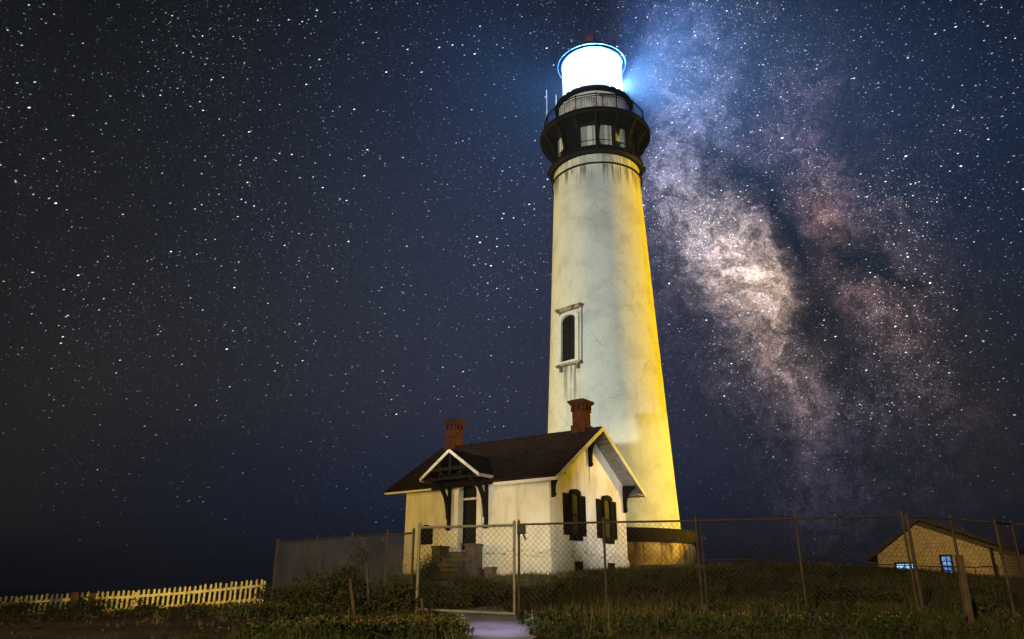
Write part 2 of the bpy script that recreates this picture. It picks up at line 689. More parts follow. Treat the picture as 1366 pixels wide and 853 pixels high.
def roof_extra(cur, a):
    """courses of worn wood shingles"""
    br = a['N'].new('ShaderNodeTexBrick')
    br.inputs['Scale'].default_value = 1.0
    br.inputs['Mortar Size'].default_value = 0.012
    br.inputs['Brick Width'].default_value = 0.22
    br.inputs['Row Height'].default_value = 0.13
    br.inputs['Color1'].default_value = (0.8, 0.8, 0.8, 1)
    br.inputs['Color2'].default_value = (1.3, 1.2, 1.15, 1)
    br.inputs['Mortar'].default_value = (0.35, 0.35, 0.35, 1)
    a['L'].new(a['tc'].outputs['Object'], br.inputs['Vector'])
    return a['mix'](1.0, cur, br.outputs[0], 'MULTIPLY')


def brick_extra(cur, a):
    mp = a['N'].new('ShaderNodeMapping')
    mp.inputs['Rotation'].default_value = (R(90), 0, 0)
    a['L'].new(a['tc'].outputs['Object'], mp.inputs['Vector'])
    br = a['N'].new('ShaderNodeTexBrick')
    br.inputs['Scale'].default_value = 1.0
    br.inputs['Mortar Size'].default_value = 0.008
    br.inputs['Brick Width'].default_value = 0.21
    br.inputs['Row Height'].default_value = 0.075
    br.inputs['Color1'].default_value = (0.75, 0.75, 0.75, 1)
    br.inputs['Color2'].default_value = (1.25, 1.15, 1.1, 1)
    br.inputs['Mortar'].default_value = (0.55, 0.6, 0.6, 1)
    a['L'].new(mp.outputs[0], br.inputs['Vector'])
    return a['mix'](0.9, cur, br.outputs[0], 'MULTIPLY')


M = {}
M['tower'] = material('white tower paint', (0.66, 0.68, 0.60), 0.75, spec=0.2, var=((0.52, 0.53, 0.48), 0.42, 0.7),
                      streak=((0.44, 0.44, 0.36), 0.28, 1.6, 0.08), bump=(14.0, 0.35), extra=tower_extra, noise_scale=0.8)
M['plinth'] = material('plinth plaster', (0.62, 0.49, 0.28), 0.85, var=((0.40, 0.27, 0.11), 0.4, 0.65), bump=(6.0, 0.5), extra=plinth_extra, noise_scale=1.4)
M['iron'] = material('black painted iron', (0.003, 0.0037, 0.006), 0.6, spec=0.1, var=((0.008, 0.006, 0.0055), 0.5, 0.75), bump=(12.0, 0.2))
M['plinth_cap'] = material('dark weathered cap', (0.013, 0.010, 0.008), 0.8, spec=0.1, var=((0.05, 0.024, 0.010), 0.52, 0.72), bump=(8, .4))
M['watch_wall'] = material('stained white iron', (0.76, 0.73, 0.68), 0.6, var=((0.45, 0.28, 0.22), 0.5, 0.68),
                           streak=((0.16, 0.09, 0.07), 0.8, 2.2, 0.35), noise_scale=1.6)
M['sill'] = material('rust stained stone', (0.34, 0.29, 0.21), 0.8, var=((0.10, 0.065, 0.04), 0.42, 0.6), noise_scale=4)
M['stucco'] = material('cream stucco', (0.70, 0.67, 0.59), 0.85, spec=0.2, var=((0.60, 0.56, 0.46), 0.4, 0.7),
                       streak=((0.38, 0.29, 0.17), 0.55, 1.8, 0.25), bump=(30.0, 0.4), extra=wall_extra, noise_scale=1.3)
M['trim'] = material('cream trim paint', (0.60, 0.56, 0.44), 0.6, var=((0.42, 0.36, 0.24), 0.5, 0.7), noise_scale=2.5)
M['soffit'] = material('grey soffit boards', (0.30, 0.29, 0.27), 0.7, var=((0.18, 0.17, 0.15), 0.45, 0.7))
M['roof'] = material('brown shingles', (0.030, 0.016, 0.013), 0.9, spec=0.08, var=((0.017, 0.010, 0.009), 0.4, 0.7), extra=roof_extra, bump=(9, .6))
M['brick'] = material('red chimney brick', (0.060, 0.016, 0.0065), 0.9, spec=0.1, var=((0.036, 0.010, 0.0045), 0.4, 0.7), extra=brick_extra, bump=(20, .4))
M['dark_wood'] = material('dark painted timber', (0.007, 0.006, 0.006), 0.75, spec=0.1, var=((0.014, 0.011, 0.009), 0.45, 0.7))
M['shutter'] = material('black shutter paint', (0.0045, 0.0042, 0.004), 0.7, spec=0.06)
M['pane'] = material('dark window pane', (0.007, 0.0075, 0.008), 0.5, spec=0.12, var=((0.014, 0.014, 0.0135), 0.4, 0.7))
M['door'] = material('dark door', (0.004, 0.0045, 0.006), 0.6, spec=0.1)
M['concrete'] = material('weathered concrete', (0.10, 0.082, 0.066), 0.9, var=((0.05, 0.04, 0.03), 0.4, 0.7), bump=(18, .5))
M['path'] = material('concrete path', (0.36, 0.34, 0.36), 0.75, var=((0.24, 0.22, 0.22), 0.4, 0.7), bump=(12, .6))
M['galv'] = material('galvanised pipe', (0.42, 0.38, 0.29), 0.55, metal=0.2, var=((0.20, 0.12, 0.06), 0.5, 0.75), noise_scale=5)
M['galv_dull'] = material('dull rusty pipe', (0.13, 0.095, 0.065), 0.7, metal=0.2, var=((0.07, 0.04, 0.025), 0.45, 0.7), noise_scale=5)
M['wire'] = material('chain link wire', (0.11, 0.09, 0.07), 0.7, metal=0.2, var=((0.06, 0.04, 0.025), 0.45, 0.7), noise_scale=2)
M['veil'] = material('close weathered mesh', (0.24, 0.235, 0.30), 0.8, var=((0.14, 0.135, 0.17), 0.45, 0.7))
M['picket'] = material('old white picket paint', (0.55, 0.52, 0.42), 0.8, var=((0.30, 0.26, 0.18), 0.45, 0.7), streak=((0.12, 0.10, 0.06), 0.7, 9, 1.2), noise_scale=6)
M['old_wood'] = material('grey weathered timber', (0.16, 0.11, 0.07), 0.9, var=((0.08, 0.055, 0.035), 0.4, 0.7), streak=((0.04, 0.03, 0.02), 0.7, 14, 1.0), noise_scale=5)
M['red_wood'] = material('reddish timber', (0.075, 0.036, 0.022), 0.9, var=((0.04, 0.02, 0.014), 0.4, 0.7))
M['vent_ball'] = material('red lead paint', (0.16, 0.04, 0.03), 0.6, spec=0.2)
M['box'] = material('blue grey metal box', (0.03, 0.036, 0.05), 0.5, spec=0.4)
M['siding'] = material('tan siding', (0.34, 0.25, 0.14), 0.85, var=((0.24, 0.17, 0.09), 0.4, 0.7))
M['shed_roof'] = material('dark shed roof', (0.030, 0.026, 0.024), 0.95, var=((0.018, 0.015, 0.014), 0.4, 0.7), spec=0.1)
M['antenna'] = material('white antenna', (0.7, 0.7, 0.72), 0.5)
M['ground'] = material('sandy soil', (0.085, 0.058, 0.036), 0.95, spec=0.1, var=((0.040, 0.030, 0.018), 0.4, 0.65), bump=(7, .8), noise_scale=1.1)
M['sea'] = material('night sea', (0.004, 0.008, 0.016), 0.7, spec=0.1, bump=(0.6, 0.6))
def leaf_extra(cur, a):
    return a['mix'](a['mul'](a['rng'](a['noise'](0.9, 4, 0.6), 0.45, 0.65), 0.8), cur, (0.030, 0.040, 0.014))
M['grass'] = material('dry olive grass', (0.066, 0.066, 0.024), 0.9, spec=0.1, var=((0.105, 0.082, 0.032), 0.5, 0.75), extra=leaf_extra, noise_scale=0.7)
M['dry_grass'] = material('straw coloured grass', (0.20, 0.17, 0.075), 0.9, spec=0.1, var=((0.11, 0.10, 0.042), 0.45, 0.65), noise_scale=1.0)
M['cover'] = material('ground cover leaves', (0.048, 0.066, 0.024), 0.85, spec=0.15, var=((0.085, 0.085, 0.03), 0.45, 0.7), extra=leaf_extra, noise_scale=1.6)
M['dryleaf'] = material('dry leaves', (0.105, 0.07, 0.032), 0.9, var=((0.06, 0.045, 0.022), 0.45, 0.7), noise_scale=2.0)
M['flower'] = material('yellow flowers', (0.40, 0.26, 0.05), 0.8, var=((0.36, 0.13, 0.035), 0.45, 0.6), noise_scale=6)
M['shrub'] = material('shrub leaves', (0.070, 0.072, 0.028), 0.85, spec=0.1, var=((0.12, 0.10, 0.04), 0.45, 0.7), noise_scale=2.2)
M['shrub_green'] = material('fresh green leaves', (0.030, 0.075, 0.028), 0.7, spec=0.2, var=((0.05, 0.10, 0.035), 0.45, 0.7), noise_scale=3)
M['tuft'] = material('pale olive leaves', (0.12, 0.115, 0.048), 0.9, spec=0.1, var=((0.07, 0.072, 0.03), 0.45, 0.7), noise_scale=2.0)
M['stem'] = material('woody stems', (0.07, 0.05, 0.032), 0.9)


# ------------------------------------------------------------------ terrain
CTRL = []


def gp(px, py, Y):
    p = at(px, py, Y)
    CTRL.append((p.x, p.y, p.z))


for X in (-9, -3, 3, 9):
    CTRL.append((X, 1.0, -1.0))
for px in (0, 300, 640, 900, 1366):
    CTRL.append((at(px, 853, 9).x, 9.0, -0.56))
for px in (300, 560, 690):
    gp(px, 822, 14)
gp(928, 816, 14)
gp(1203, 816, 14)
gp(1345, 824, 14)
gp(800, 790, 20)
gp(1000, 785, 20)
gp(1200, 790, 20)
gp(400, 812, 17)
gp(735, 767, 28.5)
gp(838, 763, 33.5)
gp(640, 771, 29.5)
gp(560, 775, 30)
gp(530, 768, 33)
gp(1000, 757, 31)
gp(1130, 760, 30)
gp(1250, 766, 28)
gp(1366, 776, 26)
CTRL += [(TX, 37, 0.93), (TX + 5, 41, 1.0), (TX - 4, 46, 0.9), (TX + 2, 48, 0.7), (14, 38, 0.5), (22, 38, -0.4), (28, 46, -0.8), (19, 46, -0.6), (16, 34, 0.35)]
gp(350, 809, 24)
gp(180, 820, 23.6)
gp(0, 834, 23)
gp(-150, 842, 23)
gp(370, 788, 27)
gp(440, 772, 31)
CTRL += [(-9, 40, -0.4), (-16, 32, -1.9), (-22, 30, -3.2), (-14, 44, -3.0), (-30, 20, -3.0), (-8, 52, -2.5), (-25, 45, -7), (-40, 30, -8),
         (-45, 60, -13), (0, 62, -4), (0, 85, -13), (30, 90, -12), (60, 90, -11), (70, 40, -1.5), (40, 30, -0.2), (40, 8, -0.6), (-20, 8, -1.0), (-50, 5, -6), (-70, 10, -13), (-70, 90, -16), (30, 60, -2.0), (60, -10, -1), (0, -10, -1.4), (-40, -10, -3), (-15, 15, -0.9)]
CT = np.array(CTRL)
_n = len(CT)
_d = np.sqrt(((CT[:, None, :2] - CT[None, :, :2]) ** 2).sum(-1))


def _phi(r):
    return np.where(r > 1e-6, r ** 2 * np.log(np.maximum(r, 1e-6)), 0.0)


_A = np.zeros((_n + 3, _n + 3))
_A[:_n, :_n] = _phi(_d) + np.eye(_n) * 1.5
_A[:_n, _n] = 1
_A[:_n, _n + 1:] = CT[:, :2]
_A[_n, :_n] = 1
_A[_n + 1:, :_n] = CT[:, :2].T
_W = np.linalg.solve(_A, np.concatenate([CT[:, 2], np.zeros(3)]))

PATH = [(at(684, 850, 6.5).x, 6.5), (at(668, 853, 9).x, 9.0), (at(650, 835, 11.5).x, 11.5), (at(640, 822, 14).x, 14.0), (-0.9, 18.0), (-1.9, 24.0), (-2.55, 28.4)]


def path_x(y):
    ys = [p[1] for p in PATH]
    xs = [p[0] for p in PATH]
    return np.interp(y, ys, xs)


def vnoise(x, y, seed=0):
    """smooth sum of sines standing for lumps in the soil"""
    rs = np.random.RandomState(seed)
    z = 0.0
    for k in range(14):
        a = rs.rand() * 6.28
        f = 0.5 * 1.27 ** k
        ph = rs.rand() * 6.28
        z = z + np.sin((x * np.cos(a) + y * np.sin(a)) * f + ph + 0.7 * np.sin(0.6 * f * (x * np.sin(a) - y * np.cos(a)) + ph * 2)) / (1.0 + 0.55 * k)
    return z


def H(x, y, lumps=True):
    x = np.asarray(x, dtype=float)
    y = np.asarray(y, dtype=float)
    sh = x.shape
    x, y = x.ravel(), y.ravel()
    z = np.empty(len(x))
    for i in range(0, len(x), 20000):
        xx, yy = x[i:i + 20000], y[i:i + 20000]
        r = np.sqrt((xx[:, None] - CT[None, :, 0]) ** 2 + (yy[:, None] - CT[None, :, 1]) ** 2)
        z[i:i + 20000] = _phi(r) @ _W[:_n] + _W[_n] + xx * _W[_n + 1] + yy * _W[_n + 2]
    if lumps:
        dp = np.where((y > 4) & (y < 29), np.abs(x - path_x(y)), 3.0)
        k = np.clip((dp - 0.8) / 1.2, 0, 1)
        z = z + vnoise(x, y, 3) * 0.035 * k
    return z.reshape(sh)


def h1(x, y):
    return float(H(np.array([x]), np.array([y]))[0])


def build_ground():
    xs = np.concatenate([np.arange(-90, -24, 2.0), np.arange(-24, 30, 0.25), np.arange(30, 96, 2.0)])
    ys = np.concatenate([np.arange(-14, 5, 1.0), np.arange(5, 48, 0.25), np.arange(48, 100, 2.0)])
    X, Y = np.meshgrid(xs, ys)
    Z = H(X, Y)
    Z = np.maximum(Z, -16.0)
    edge = (X < -86) | (Y > 94)
    Z = np.where(edge, -16.0, Z)
    V = np.stack([X, Y, Z], -1).reshape(-1, 3)
    nx, ny = len(xs), len(ys)
    i = np.arange(nx - 1)[None, :] + nx * np.arange(ny - 1)[:, None]
    Fc = np.stack([i, i + 1, i + nx + 1, i + nx], -1).reshape(-1, 4)
    o = big_mesh('ground', V, Fc, M['ground'], 4)
    o.data.polygons.foreach_set('use_smooth', [True] * len(o.data.polygons))
    tag(o, kind='structure')
    # land that goes on behind the photographer and to the right
    mb = MB()
    s = 3000.0
    mb.add([(-s, -s, -10.0), (s, -s, -10.0), (s, s, -10.0), (-s, s, -10.0)], [(0, 1, 2, 3)])
    tag(mb.build('sea', M['sea']), kind='structure')
    # the path is a sheet a little above the soil
    V, Fc = [], []
    ysn = np.arange(6.0, 28.4, 0.25)
    rs = np.random.RandomState(5)
    for k, y in enumerate(ysn):
        cx = float(path_x(y))
        hw = float(np.interp(y, [6, 9, 11.5, 14, 16, 28], [0.24, 0.34, 0.46, 0.56, 0.48, 0.45]))
        w0 = hw + 0.10 * rs.rand()
        w1 = hw + 0.10 * rs.rand()
        for x in (cx - w0, cx - 0.25, cx + 0.25, cx + w1):
            V.append((x, y, float(H(np.array([x]), np.array([y]), False)[0]) + 0.02))
    m = len(ysn)
    for k in range(m - 1):
        for j in range(3):
            a = k * 4 + j
            Fc.append((a, a + 1, a + 5, a + 4))
    tag(big_mesh('path', V, Fc, M['path'], 4), kind='structure')


build_ground()


# ------------------------------------------------------------------ lighthouse
def build_lighthouse():
    t = thing('lighthouse', 'tall white lighthouse with black gallery and a blazing white lantern', 'lighthouse', (TX, TY, 0.85))
    Z = lambda z: z - 0.85            # heights above the eye level -> above the base
    P = lambda prof: [(r, Z(z)) for r, z in prof]
    # plinth
    mb = MB()
    mb.lathe(P([(4.36, 0.2), (4.36, 1.9), (4.30, 2.02), (4.30, 2.66)]), 128)
    pl = mb.build('plinth', M['plinth'], t, 40)
    mb = MB()
    mb.ring(P([(4.303, 2.08), (4.46, 2.08), (4.50, 2.16), (4.50, 2.62), (4.42, 2.74), (3.60, 2.82), (3.60, 2.665), (4.303, 2.665)]), 128)
    mb.build('plinth_cap', M['plinth_cap'], pl, 30)
    # shaft
    prof = [(3.72, 2.66)]
    for k in range(25):
        z = 2.9 + (24.1 - 2.9) * k / 24
        prof.append((3.66 - (3.66 - 2.74) * (z - 2.66) / (24.1 - 2.66) - 0.02 * math.sin(math.pi * k / 24), z))
    prof += [(2.74, 24.14), (2.86, 24.18), (2.86, 24.26), (2.76, 24.30), (2.72, 25.05), (2.6, 25.1), (2.6, 27.3)]
    mb = MB()
    mb.lathe(P(prof), 160)
    mb.build('shaft', M['tower'], t, 30)
    # black cornice under the brackets
    mb = MB()
    mb.ring(P([(2.74, 24.86), (2.92, 24.90), (3.02, 25.05), (3.02, 25.32), (2.92, 25.40), (2.62, 25.46), (2.62, 24.95)]), 128)
    mb.build('cornice', M['iron'], t, 30)
    mb = MB()
    mb.ring(P([(2.80, 24.14), (2.90, 24.15), (2.90, 24.22), (2.80, 24.22)]), 128)
    mb.build('ledge_ring', M['plinth_cap'], t, 30)
    # dark frieze high on the wall
    mb = MB()
    mb.ring(P([(2.603, 27.0), (2.66, 27.0), (2.66, 27.38), (2.603, 27.38)]), 128)
    mb.build('frieze', M['iron'], t, 30)
    # windows of the white wall between the brackets are framed panels: dark uprights
    nb = 16
    # gallery deck
    mb = MB()
    mb.ring(P([(2.4, 27.42), (3.20, 27.36), (3.52, 27.40), (3.60, 27.50), (3.60, 27.68), (3.50, 27.72), (2.4, 27.72)]), 128)
    mb.build('gallery_deck', M['iron'], t, 30)
    # brackets: curved iron consoles
    cam_ang = math.atan2(-TY, -TX)
    for k in range(nb):
        a = cam_ang + math.radians(2.25) + 2 * math.pi * k / nb
        c, s = math.cos(a), math.sin(a)
        poly = [(2.63, Z(25.42)), (2.98, Z(25.42)), (3.02, Z(25.62))]
        for q in range(9):
            u = q / 8.0
            poly.append((2.86 + 0.70 * u ** 1.6, Z(25.75 + 1.60 * u ** 0.75)))
        poly += [(2.63, Z(27.36))]
        mb = MB()
        mb.prism(poly, Vector((s * 0.07, -c * 0.07, 0)), Vector((c, s, 0)), Vector((0, 0, 1)), -0.14)
        b = mb.build('bracket', M['iron'], t)
        # pendant drop under the bracket's foot
        mb = MB()
        mb.lathe([(0.02, Z(25.02)), (0.07, Z(25.10)), (0.05, Z(25.2)), (0.08, Z(25.4)), (0.02, Z(25.42))], 12)
        for i, v in enumerate(mb.v):
            mb.v[i] = (v[0] + 3.1 * c, v[1] + 3.1 * s, v[2])
        if k % 2 == 0:
            mb.build('pendant', M['iron'], b, 40)
    # curved skirt plates between brackets close to the deck, leaving light panels below
    mb = MB()
    prof = []
    for q in range(9):
        u = q / 8.0
        prof.append((2.70 + 0.82 * u ** 1.4, 27.02 + 0.36 * u ** 0.7))
    mb.ring(P(prof + [(3.45, 27.40), (2.70, 27.34)]), 128)
    mb.build('skirt', M['iron'], t, 40)
    # closed dark shutters fill most bays of the storey below the deck; five stay pale
    for k in range(nb):
        a0 = cam_ang + math.radians(2.25) + 2 * math.pi * k / nb
        rel = math.degrees((a0 + math.pi / nb - cam_ang + math.pi) % (2 * math.pi) - math.pi)
        if -38 < rel < -10 and not (-60 < rel < -40):
            pass
        pale = any(abs(rel - q) < 6 for q in (13.5, -9.0, 36.0, -54.0))
        if pale or abs(rel) > 140:
            continue
        mb = MB()
        n = 6
        poly_o, poly_i = [], []
        for q in range(n + 1):
            a = a0 + math.radians(1.2) + (2 * math.pi / nb - math.radians(2.4)) * q / n
            poly_o.append((2.70 * math.cos(a), 2.70 * math.sin(a)))
            poly_i.append((2.62 * math.cos(a), 2.62 * math.sin(a)))
        poly = poly_o + poly_i[::-1]
        mb.prism(poly, (0, 0, Z(25.47)), (1, 0, 0), (0, 1, 0), 1.52)
        mb.build('shutter_plate', M['iron'], t)
    # mid rail across the pale bays
    mb = MB()
    mb.ring(P([(2.61, 25.92), (2.64, 25.92), (2.64, 25.96), (2.61, 25.96)]), 128)
    mb.build('mid_rail', M['iron'], t)
    # railing of the gallery: 16 sided
    rl = MB()
    nr = 16
    RR = 3.30
    zb, zt = 27.72, 28.86
    pts = []
    for k in range(nr + 1):
        a = cam_ang + 2 * math.pi * (k + 0.15) / nr
        pts.append(Vector((RR * math.cos(a), RR * math.sin(a), 0)))
    for k in range(nr):
        a, b = pts[k], pts[k + 1]
        for z, w in ((zt, 0.055), (zt - 0.16, 0.03), (zb + 0.10, 0.035)):
            rl.bar(a + Vector((0, 0, Z(z))), b + Vector((0, 0, Z(z))), w)
        nbal = 9
        for q in range(1, nbal):
            p = a.lerp(b, q / nbal)
            rl.bar(p + Vector((0, 0, Z(zb + .1))), p + Vector((0, 0, Z(zt - .16))), 0.015)
    rail = rl.build('railing', M['iron'], t)
    for k in range(nr):
        mb = MB()
        mb.bar(pts[k] + Vector((0, 0, Z(zb - 0.02))), pts[k] + Vector((0, 0, Z(zt + 0.05))), 0.06)
        mb.build('post', M['iron'], rail)
    # watch room above the deck
    mb = MB()
    mb.lathe(P([(2.34, 27.7), (2.34, 29.88)]), 128)
    mb.build('watch_room', M['watch_wall'], t, 30)
    mb = MB()
    mb.ring(P([(2.343, 29.76), (2.42, 29.77), (2.54, 29.86), (2.58, 29.92), (2.58, 30.02), (2.50, 30.10), (2.12, 30.16), (2.12, 29.80), (2.343, 29.80)]), 128)
    mb.build('cornice', M['iron'], t, 30)
    # lantern: lens inside the glazing
    mb = MB()
    prof = []
    for q in range(17):
        u = q / 16.0
        prof.append((0.55 + 0.45 * math.sin(math.pi * u) + (0.03 if q % 2 else 0), 30.5 + 2.4 * u))
    mb.lathe(P(prof), 48)
    lens = mb.build('lens', M_GLAZE, t, 20)
    mb = MB()
    mb.ring(P([(2.00, 30.16), (2.03, 30.16), (2.03, 33.42), (2.00, 33.42)]), 96)
    gl = mb.build('lantern_glazing', M_GLAZE, t, 30)
    for k in range(16):
        a = 2 * math.pi * k / 16
        mb = MB()
        p = Vector((1.95 * math.cos(a), 1.95 * math.sin(a), 0))
        mb.bar(p + Vector((0, 0, Z(30.16))), p + Vector((0, 0, Z(33.4))), 0.045)
        mb.build('glazing_bar', M['antenna'], gl)
    # roof
    mb = MB()
    mb.lathe(P([(1.9, 33.42), (2.08, 33.42), (2.12, 33.48), (2.12, 33.60), (2.02, 33.70), (1.72, 34.12), (1.18, 34.66), (0.6, 35.08), (0.30, 35.22), (0.26, 35.4)]), 96)
    rf = mb.build('roof', M['iron'], t, 30)
    mb = MB()
    mb.lathe([(0.02, Z(35.36))] + [(0.40 * math.sin(math.pi * q / 12), Z(35.80 - 0.40 * math.cos(math.pi * q / 12))) for q in range(1, 12)] + [(0.05, Z(36.21)), (0.04, Z(36.35))], 32)
    mb.build('ventilator_ball', M['vent_ball'], rf, 50)
    mb = MB()
    mb.tube([(0, 0, Z(36.3)), (0, 0, Z(37.5))], 0.025, 6)
    mb.build('lightning_rod', M['iron'], rf)
    mb = MB()
    n = 48
    for k in range(n):
        a, b = 2 * math.pi * k / n, 2 * math.pi * (k + 1) / n
        mb.bar((2.30 * math.cos(a), 2.30 * math.sin(a), Z(33.50)), (2.30 * math.cos(b), 2.30 * math.sin(b), Z(33.50)), 0.05)
        if k % 4 == 0:
            mb.bar((2.10 * math.cos(a), 2.10 * math.sin(a), Z(33.56)), (2.30 * math.cos(a), 2.30 * math.sin(a), Z(33.50)), 0.03)
    mb.build('roof_rail', M['iron'], rf)
    # handrail and antenna at the left of the lantern
    lft = cam_ang - math.pi / 2
    mb = MB()
    for da in (0.0, 0.22):
        a = lft + da
        q = Vector((2.5 * math.cos(a), 2.5 * math.sin(a), 0))
        mb.tube([q + Vector((0, 0, Z(30.05))), q * 1.0 + Vector((0, 0, Z(31.0)))], 0.022, 6)
    q0 = Vector((2.5 * math.cos(lft), 2.5 * math.sin(lft), Z(31.0)))
    q1 = Vector((2.5 * math.cos(lft + .22), 2.5 * math.sin(lft + .22), Z(31.0)))
    mb.tube([q0, q1], 0.022, 6)
    mb.build('handrail', M['antenna'], t)
    mb = MB()
    a = lft + 0.12
    q = Vector((3.12 * math.cos(a), 3.12 * math.sin(a), 0))
    mb.tube([q + Vector((0, 0, Z(28.3))), q + Vector((0, 0, Z(29.3)))], 0.05, 8)
    mb.tube([q + Vector((0, 0, Z(29.3))), q + Vector((0, 0, Z(31.6)))], 0.028, 8)
    mb.build('antenna', M['antenna'], t)
    # tall arched window on the shaft
    zc = 13.1
    rel = R(-36)
    a = cam_ang + rel * 1.0
    a = cam_ang - R(36)
    rr = 3.66 - 0.92 * (zc - 2.66) / 21.44 - 0.015
    lean = math.atan(0.92 / 21.44)
    nrm = Vector((math.cos(a), math.sin(a), 0))
    ux = Vector((-math.sin(a), math.cos(a), 0))
    uy = (Vector((0, 0, 1)) * math.cos(lean) - nrm * math.sin(lean))
    nn = ux.cross(uy).normalized()
    o = nrm * rr + Vector((0, 0, Z(zc)))

    def arch(w, h0, h1, rise, n=8):
        pts = [(-w, h0), (w, h0)]
        for q in range(n + 1):
            an = math.pi * q / n
            pts.append((w * math.cos(an), h1 + rise * math.sin(an)))
        return pts
    mb = MB()
    mb.frame(arch(0.74, -1.45, 1.25, 0.36), arch(0.50, -1.32, 1.12, 0.30), o - nn * 0.08, ux, uy, 0.26)
    w = mb.build('window', M['tower'], t, 30)
    mb = MB()
    mb.prism(arch(0.495, -1.315, 1.115, 0.295), o - nn * 0.02, ux, uy, 0.05)
    pn = mb.build('pane', M['pane'], w)
    mb = MB()
    for y in (-0.75, -0.15, 0.45, 1.0):
        mb.bar(o + ux * -0.49 + uy * y + nn * 0.05, o + ux * 0.49 + uy * y + nn * 0.05, 0.04, 0.04, nn)
    mb.bar(o + uy * -1.3 + nn * 0.055, o + uy * 1.38 + nn * 0.055, 0.05, 0.04, nn)
    mb.build('sash_bar', M['dark_wood'], w)
    mb = MB()
    mb.bar(o + ux * -0.92 + uy * 1.86 + nn * 0.02, o + ux * 0.92 + uy * 1.86 + nn * 0.02, 0.40, 0.12, uy)
    mb.bar(o + ux * -0.85 + uy * 1.75 + nn * 0.02, o + ux * 0.85 + uy * 1.75 + nn * 0.02, 0.30, 0.098, uy)
    mb.build('lintel', M['sill'], w)
    mb = MB()
    mb.bar(o + ux * -0.86 + uy * -1.52 + nn * 0.04, o + ux * 0.86 + uy * -1.52 + nn * 0.04, 0.36, 0.12, uy)
    for s in (-0.6, 0.6):
        mb.bar(o + ux * s + uy * -1.58 + nn * 0.06, o + ux * s + uy * -1.85 + nn * 0.02, 0.16, 0.2, nn)
    mb.build('sill', M['sill'], w)
    mb = MB()
    for s in (-0.80, 0.80):
        mb.bar(o + ux * s + uy * -1.45 + nn * 0.02, o + ux * s + uy * 1.70 + nn * 0.02, 0.10, 0.12, nn)
    mb.build('pilaster', M['tower'], w)
    # point source in the lens, for the beam and the glow in the damp air
    return t


M_GLAZE = bpy.data.materials.new('glowing lantern glass')
M_GLAZE.use_nodes = True
_nt = M_GLAZE.node_tree
_nt.nodes.clear()
_e = _nt.nodes.new('ShaderNodeEmission')
_e.inputs[0].default_value = (0.90, 0.95, 1.0, 1)
_e.inputs[1].default_value = 1.1
_t = _nt.nodes.new('ShaderNodeBsdfTransparent')
_mx = _nt.nodes.new('ShaderNodeMixShader')
_mx.inputs[0].default_value = 0.5
_o = _nt.nodes.new('ShaderNodeOutputMaterial')
_nt.links.new(_t.outputs[0], _mx.inputs[1])
_nt.links.new(_e.outputs[0], _mx.inputs[2])
_nt.links.new(_mx.outputs[0], _o.inputs[0])

build_lighthouse()
# the light of the lens, thrown out to sea, and its strongest beam to the right
spot('lantern_lamp', (TX, TY, 31.8), (TX, TY + 3.5, 41.2), 1400000, (0.10, 0.40, 1.0), 178, 0.15, 0.3)
spot('lantern_side_beam', (TX + 1.85, TY - 0.1, 31.7), (TX + 9.8, TY + 2.0, 34.7), 2100000, (0.20, 0.47, 1.0), 110, 0.6, 0.06)
spot('lantern_fan_beam', (TX + 1.88, TY - 0.15, 31.7), (TX + 5.78, TY - 5.8, 39.0), 560000, (0.08, 0.34, 1.0), 76, 0.45, 0.06)
spill = bpy.data.lights.new('lantern_spill', 'POINT')
spill.energy = 20000
spill.color = (0.35, 0.6, 1.0)
spill.shadow_soft_size = 0.3
so = bpy.data.objects.new('lantern_spill', spill)
so.location = (TX, TY, 32.4)
col.objects.link(so)


# ------------------------------------------------------------------ cottage (oil house)
C0 = at(735, 770, 29.0)
HX, HY, HZ = C0.x, C0.y, 0.40
HROT = R(-35.5)
LEN, WID = 7.49, 6.27


